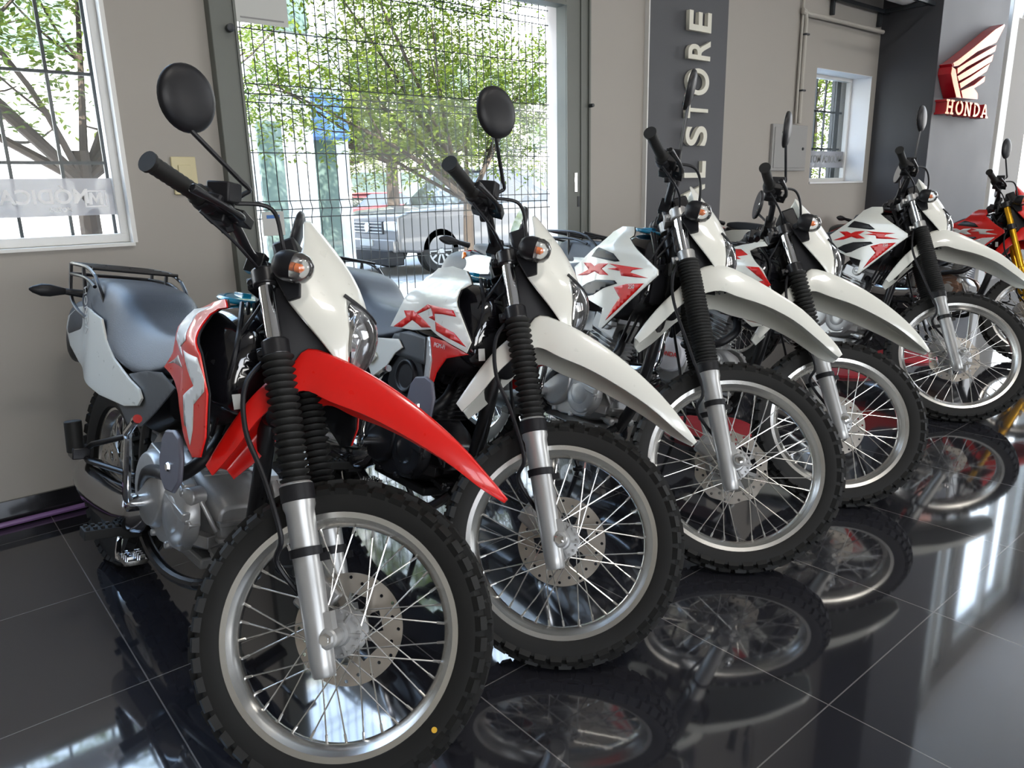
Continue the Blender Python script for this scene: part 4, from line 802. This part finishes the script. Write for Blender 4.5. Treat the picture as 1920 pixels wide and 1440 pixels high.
def leafmat(n, c1, c2):
    m = bpy.data.materials.new(n); m.use_nodes = True; t = m.node_tree; bs = t.nodes['Principled BSDF']; out = t.nodes['Material Output']
    oi = t.nodes.new('ShaderNodeTexCoord'); nz = t.nodes.new('ShaderNodeTexNoise'); nz.inputs['Scale'].default_value = 5; nz.inputs['Detail'].default_value = 6
    rp = t.nodes.new('ShaderNodeValToRGB'); rp.color_ramp.elements[0].position = .35; rp.color_ramp.elements[1].position = .65; rp.color_ramp.elements[0].color = (*c1, 1); rp.color_ramp.elements[1].color = (*c2, 1)
    t.links.new(oi.outputs['Object'], nz.inputs[0]); t.links.new(nz.outputs[0], rp.inputs[0]); t.links.new(rp.outputs[0], bs.inputs['Base Color']); bs.inputs['Roughness'].default_value = .5
    tl = t.nodes.new('ShaderNodeBsdfTranslucent'); t.links.new(rp.outputs[0], tl.inputs[0]); mx = t.nodes.new('ShaderNodeMixShader'); mx.inputs[0].default_value = .45
    t.links.new(bs.outputs[0], mx.inputs[1]); t.links.new(tl.outputs[0], mx.inputs[2]); t.links.new(mx.outputs[0], out.inputs[0]); return m
LF1 = leafmat('leaf_green', (.045, .085, .010), (.18, .22, .025)); LF2 = leafmat('leaf_olive', (.06, .08, .02), (.17, .19, .05))
BARK = mat('bark', (.055, .040, .030), .85, noise=.4, nscale=12, bump=.5)
def tree(x, y, h0, trunk_r, blobs, nleaf, ls, lm, label, seed, br_=7, lean=0):
    rnd = random.Random(seed); o = empty('tree', (x, y, GZ)); tag(o, label, 'tree', 'street trees outside the windows')
    b = MB(); top = V((lean, 0, h0)); b.tube(smooth_path([(0, 0, 0), (lean * .4, .03, h0 * .5), top], 4), [trunk_r * (1 - .04 * i) for i in range(9)], 10)
    b.build('trunk', BARK, o); b = MB()
    for k in range(br_):
        c, r_ = blobs[k % len(blobs)]; e = V(c) + V((rnd.uniform(-.7, .7) * r_[0], rnd.uniform(-.6, .6) * r_[1], rnd.uniform(-.2, .7) * r_[2]))
        m_ = top.lerp(e, .45) + V((rnd.uniform(-.2, .2), rnd.uniform(-.2, .2), rnd.uniform(-.25, .1))); pth = smooth_path([top - V((0, 0, .25)), m_, e], 5)
        r0 = trunk_r * rnd.uniform(.3, .55); b.tube(pth, [r0 * (1 - .085 * i) for i in range(len(pth))], 7)
        for j in range(3):
            s_ = pth[rnd.randint(3, len(pth) - 2)]; f_ = s_ + V((rnd.uniform(-.8, .8), rnd.uniform(-.6, .6), rnd.uniform(-.1, .8))); b.tube(smooth_path([s_, s_.lerp(f_, .5) + V((0, 0, -.06)), f_], 3), [r0 * .35 * (1 - .1 * i) for i in range(7)], 5)
    b.build('branch', BARK, o)
    vs, fs = [], []
    tot = sum(r[0] * r[1] * r[2] for _, r in blobs)
    for c, r in blobs:
        nn = int(nleaf * r[0] * r[1] * r[2] / tot / 9)
        for _ in range(nn):
            d = V((rnd.gauss(0, 1), rnd.gauss(0, 1), rnd.gauss(0, 1))).normalized() * rnd.random() ** .45
            p = V(c) + V((d.x * r[0], d.y * r[1], d.z * r[2])); td = V((rnd.uniform(-1, 1), rnd.uniform(-1, 1), rnd.uniform(-.9, .3))).normalized(); sd = td.cross(V((0, 0, 1))).normalized()
            for i in range(5):
                for s in (-1, 1):
                    if i == 4 and s > 0: continue
                    q = p + td * ls * .75 * i; ld = (td * .5 + sd * s * (1 if i < 4 else 0) + V((rnd.uniform(-.3, .3), rnd.uniform(-.3, .3), rnd.uniform(-.4, .2)))).normalized(); nd = ld.cross(V((rnd.uniform(-.5, .5), rnd.uniform(-.5, .5), 1))).normalized() * ls * .24
                    a = len(vs); vs += [q, q + ld * ls * .5 + nd, q + ld * ls * 1.1, q + ld * ls * .5 - nd]; fs.append((a, a + 1, a + 2, a + 3))
    me = bpy.data.meshes.new('foliage'); me.from_pydata([tuple(v_) for v_ in vs], [], fs); me.materials.append(lm); f_ = link('foliage', me, o, smooth=False)
    return o
tree(1.42, 7.2, 1.75, .105, [((-.5, 0, 2.8), (1.7, 1.2, .9)), ((.8, .2, 2.6), (1.0, 1.0, .8)), ((-1.6, -.2, 2.6), (1.0, .9, .8)), ((0, .3, 3.7), (1.6, 1.2, .7))], 12500, .075, LF1, 'leafy tree with a forked trunk close outside the barred window', 3, 11)
tree(6.75, 9.0, 1.45, .10, [((-2.6, .2, 2.7), (1.3, 1.0, .9)), ((-.6, 0, 2.9), (1.9, 1.2, 1.2)), ((-.2, .4, 2.1), (1.5, .9, .7)), ((1.2, 0, 2.7), (1.2, 1.2, 1.2)), ((-1.2, 0, 4.7), (2.8, 1.6, 1.3))], 34000, .085, LF1, 'green tree with thin spreading branches seen through the mesh gate', 5, 12)
tree(10.6, 17.4, 2.4, .2, [((0, 0, 4.2), (3.6, 2.0, 2.2)), ((-3.2, .5, 3.8), (2.2, 1.6, 1.6)), ((3.4, .5, 3.5), (2.2, 1.6, 2.0))], 24000, .14, LF2, 'tall olive tree beyond the parked pickup', 8, 9)
tree(16.8, 9.4, 1.6, .15, [((0, 0, 2.6), (2.0, 1.3, 1.7)), ((.6, .2, 4.4), (2.2, 1.4, 1.2)), ((-1.0, 0, 1.9), (.9, .8, .8))], 14000, .11, LF1, 'bushy bright tree seen through the small recessed window', 11, 8)
tree(16.5, 32.0, 2.8, .25, [((0, 0, 4.6), (5.5, 2.4, 3.0)), ((7, 0, 4.2), (4, 2, 2.6)), ((-6, 0, 4.2), (3.5, 2, 2.2))], 20000, .22, LF2, 'wide tree far along the street behind the red car', 14, 9)
tree(34, 14.5, 2.2, .2, [((0, 0, 3.6), (3.4, 2.4, 2.4))], 9000, .2, LF1, 'green tree beyond the tall white window frames', 19, 7)
# vehicles
CG = mat('car_glass', (.02, .025, .03), .08, coat=1); 
def vehicle(name, x, y, rz, L, W, prof, roof, m, m2, label, cat, wr=.36, wx=(.85, 3.9), grille=True):
    o = empty(name, (x, y, GZ - .04), rz); tag(o, label, cat)
    b = MB(); b.loft([[V((px_, yy, pz)) for px_, pz in prof] for yy in (-W / 2 + .06, -W / 2, W / 2, W / 2 - .06)][1:3]); b.build('car_body', m, o, bevel=.05, bseg=3)
    b = MB(); b.loft([[V((px_, yy * (1 if i in (0, len(roof) - 1) else .86), pz)) for i, (px_, pz) in enumerate(roof)] for yy in (-W / 2 + .04, W / 2 - .04)]); b.build('cabin', CG, o, bevel=.03)
    rf = [(roof[1][0], roof[1][1]), (roof[2][0], roof[2][1])]; MB().box(((rf[0][0] + rf[1][0]) / 2, 0, rf[0][1] + .01), (rf[1][0] - rf[0][0] + .12, W * .84, .05)).build('roof_panel', m, o, bevel=.02)
    for wx_ in wx:
        for s in (-1, 1):
            b = MB(); b.lathe((wx_, s * (W / 2 - .22), wr), (0, s, 0), [(0, wr * .6), (0, wr * .95), (.03, wr), (.19, wr), (.22, wr * .94), (.22, wr * .66), (.20, wr * .6)], 32); wh = b.build('wheel', RUB, o)
            b = MB(); b.lathe((wx_, s * (W / 2 - .01), wr), (0, s, 0), [(0, wr * .14), (.01, wr * .12)], 12); b.lathe((wx_, s * (W / 2 - .02), wr), (0, s, 0), [(-.04, wr * .60), (.012, wr * .65), (.012, wr * .57), (-.04, wr * .54)], 28, closedprof=True)
            for k in range(10): a = 2 * pi * k / 10; b.box((wx_ + cos(a) * wr * .34, s * (W / 2 - .025), wr + sin(a) * wr * .34), (wr * .5, .03, wr * .09), Matrix.Rotation(-a, 3, 'Y'))
            b.build('wheel_rim', ALU, wh)
    if grille:
        gz = prof[1][1]; MB().box((-.01, 0, gz - .20), (.05, W * .5, .22)).build('grille', m2, o, bevel=.01)
        b = MB()
        for i in range(4): b.box((-.04, 0, gz - .28 + i * .055), (.02, W * .5, .014))
        b.lathe((-.05, 0, gz - .20), (-1, 0, 0), [(0, .085), (.02, .08)], 24); b.build('grille_bar', CHR, o)
        for s in (-1, 1):
            MB().box((.05, s * W * .385, gz - .17), (.22, W * .19, .17)).build('headlight', mat('headlamp', (.7, .72, .75), .1, metal=.5, coat=1), o, bevel=.03)
            b = MB(); b.lathe((0.0, s * W * .36, gz - .52), (-1, 0, 0), [(0, .075), (.03, .075), (.04, .05)], 18); b.build('fog_lamp', CHR, o)
        MB().box((-.03, 0, gz - .50), (.10, W * .96, .22)).build('bumper', m, o, bevel=.03); MB().box((-.09, 0, gz - .46), (.02, .42, .11)).build('number_plate', WDEC, o)
        MB().box((.0, 0, gz - .70), (.30, W * .9, .26)).build('lower_intake', BLK, o, bevel=.02)
    return o
SV = mat('silver_car_paint', (.20, .19, .185), .3, metal=.5, coat=.8)
pk = vehicle('pickup_truck', 6.78, 12.0, 0, 5.2, 1.9, [(0, .42), (0, 1.02), (.25, 1.10), (1.35, 1.18), (5.2, 1.18), (5.25, .5), (4.4, .40), (.4, .38)], [(1.25, 1.15), (2.0, 1.78), (3.3, 1.80), (3.65, 1.15)], SV, mat('grille_black', (.05, .05, .055), .3), 'silver pickup truck with a chrome grille parked outside the mesh gate', 'pickup truck', .40, (.86, 4.15))
vehicle('car', 13.0, 26.5, 0, 4.2, 1.75, [(0, .35), (0, .75), (.3, .85), (1.2, .95), (4.1, 1.0), (4.2, .4)], [(1.0, .93), (1.7, 1.42), (3.0, 1.44), (4.0, .98)], mat('red_car_paint', (.55, .03, .03), .3, coat=.8), mat('grille_black', (.05, .05, .055), .3), 'red car parked farther down the street', 'car', .31, (.8, 3.4))
b = MB()
for i in range(26):
    for y in (11.15, 12.85): b.box((10.5 + i * .055, y, 1.52), (.012, .012, 1.02))
for i in range(12):
    for y in (11.15, 12.85): b.box((11.19, y, 1.02 + i * .09), (1.42, .012, .012))
for x in (10.49, 11.89): b.box((x, 12.0, 2.02), (.03, 1.7, .03))
o = tag(b.build('cargo_cage', DARK), 'dark mesh cage standing on the bed of the silver pickup', 'cage')
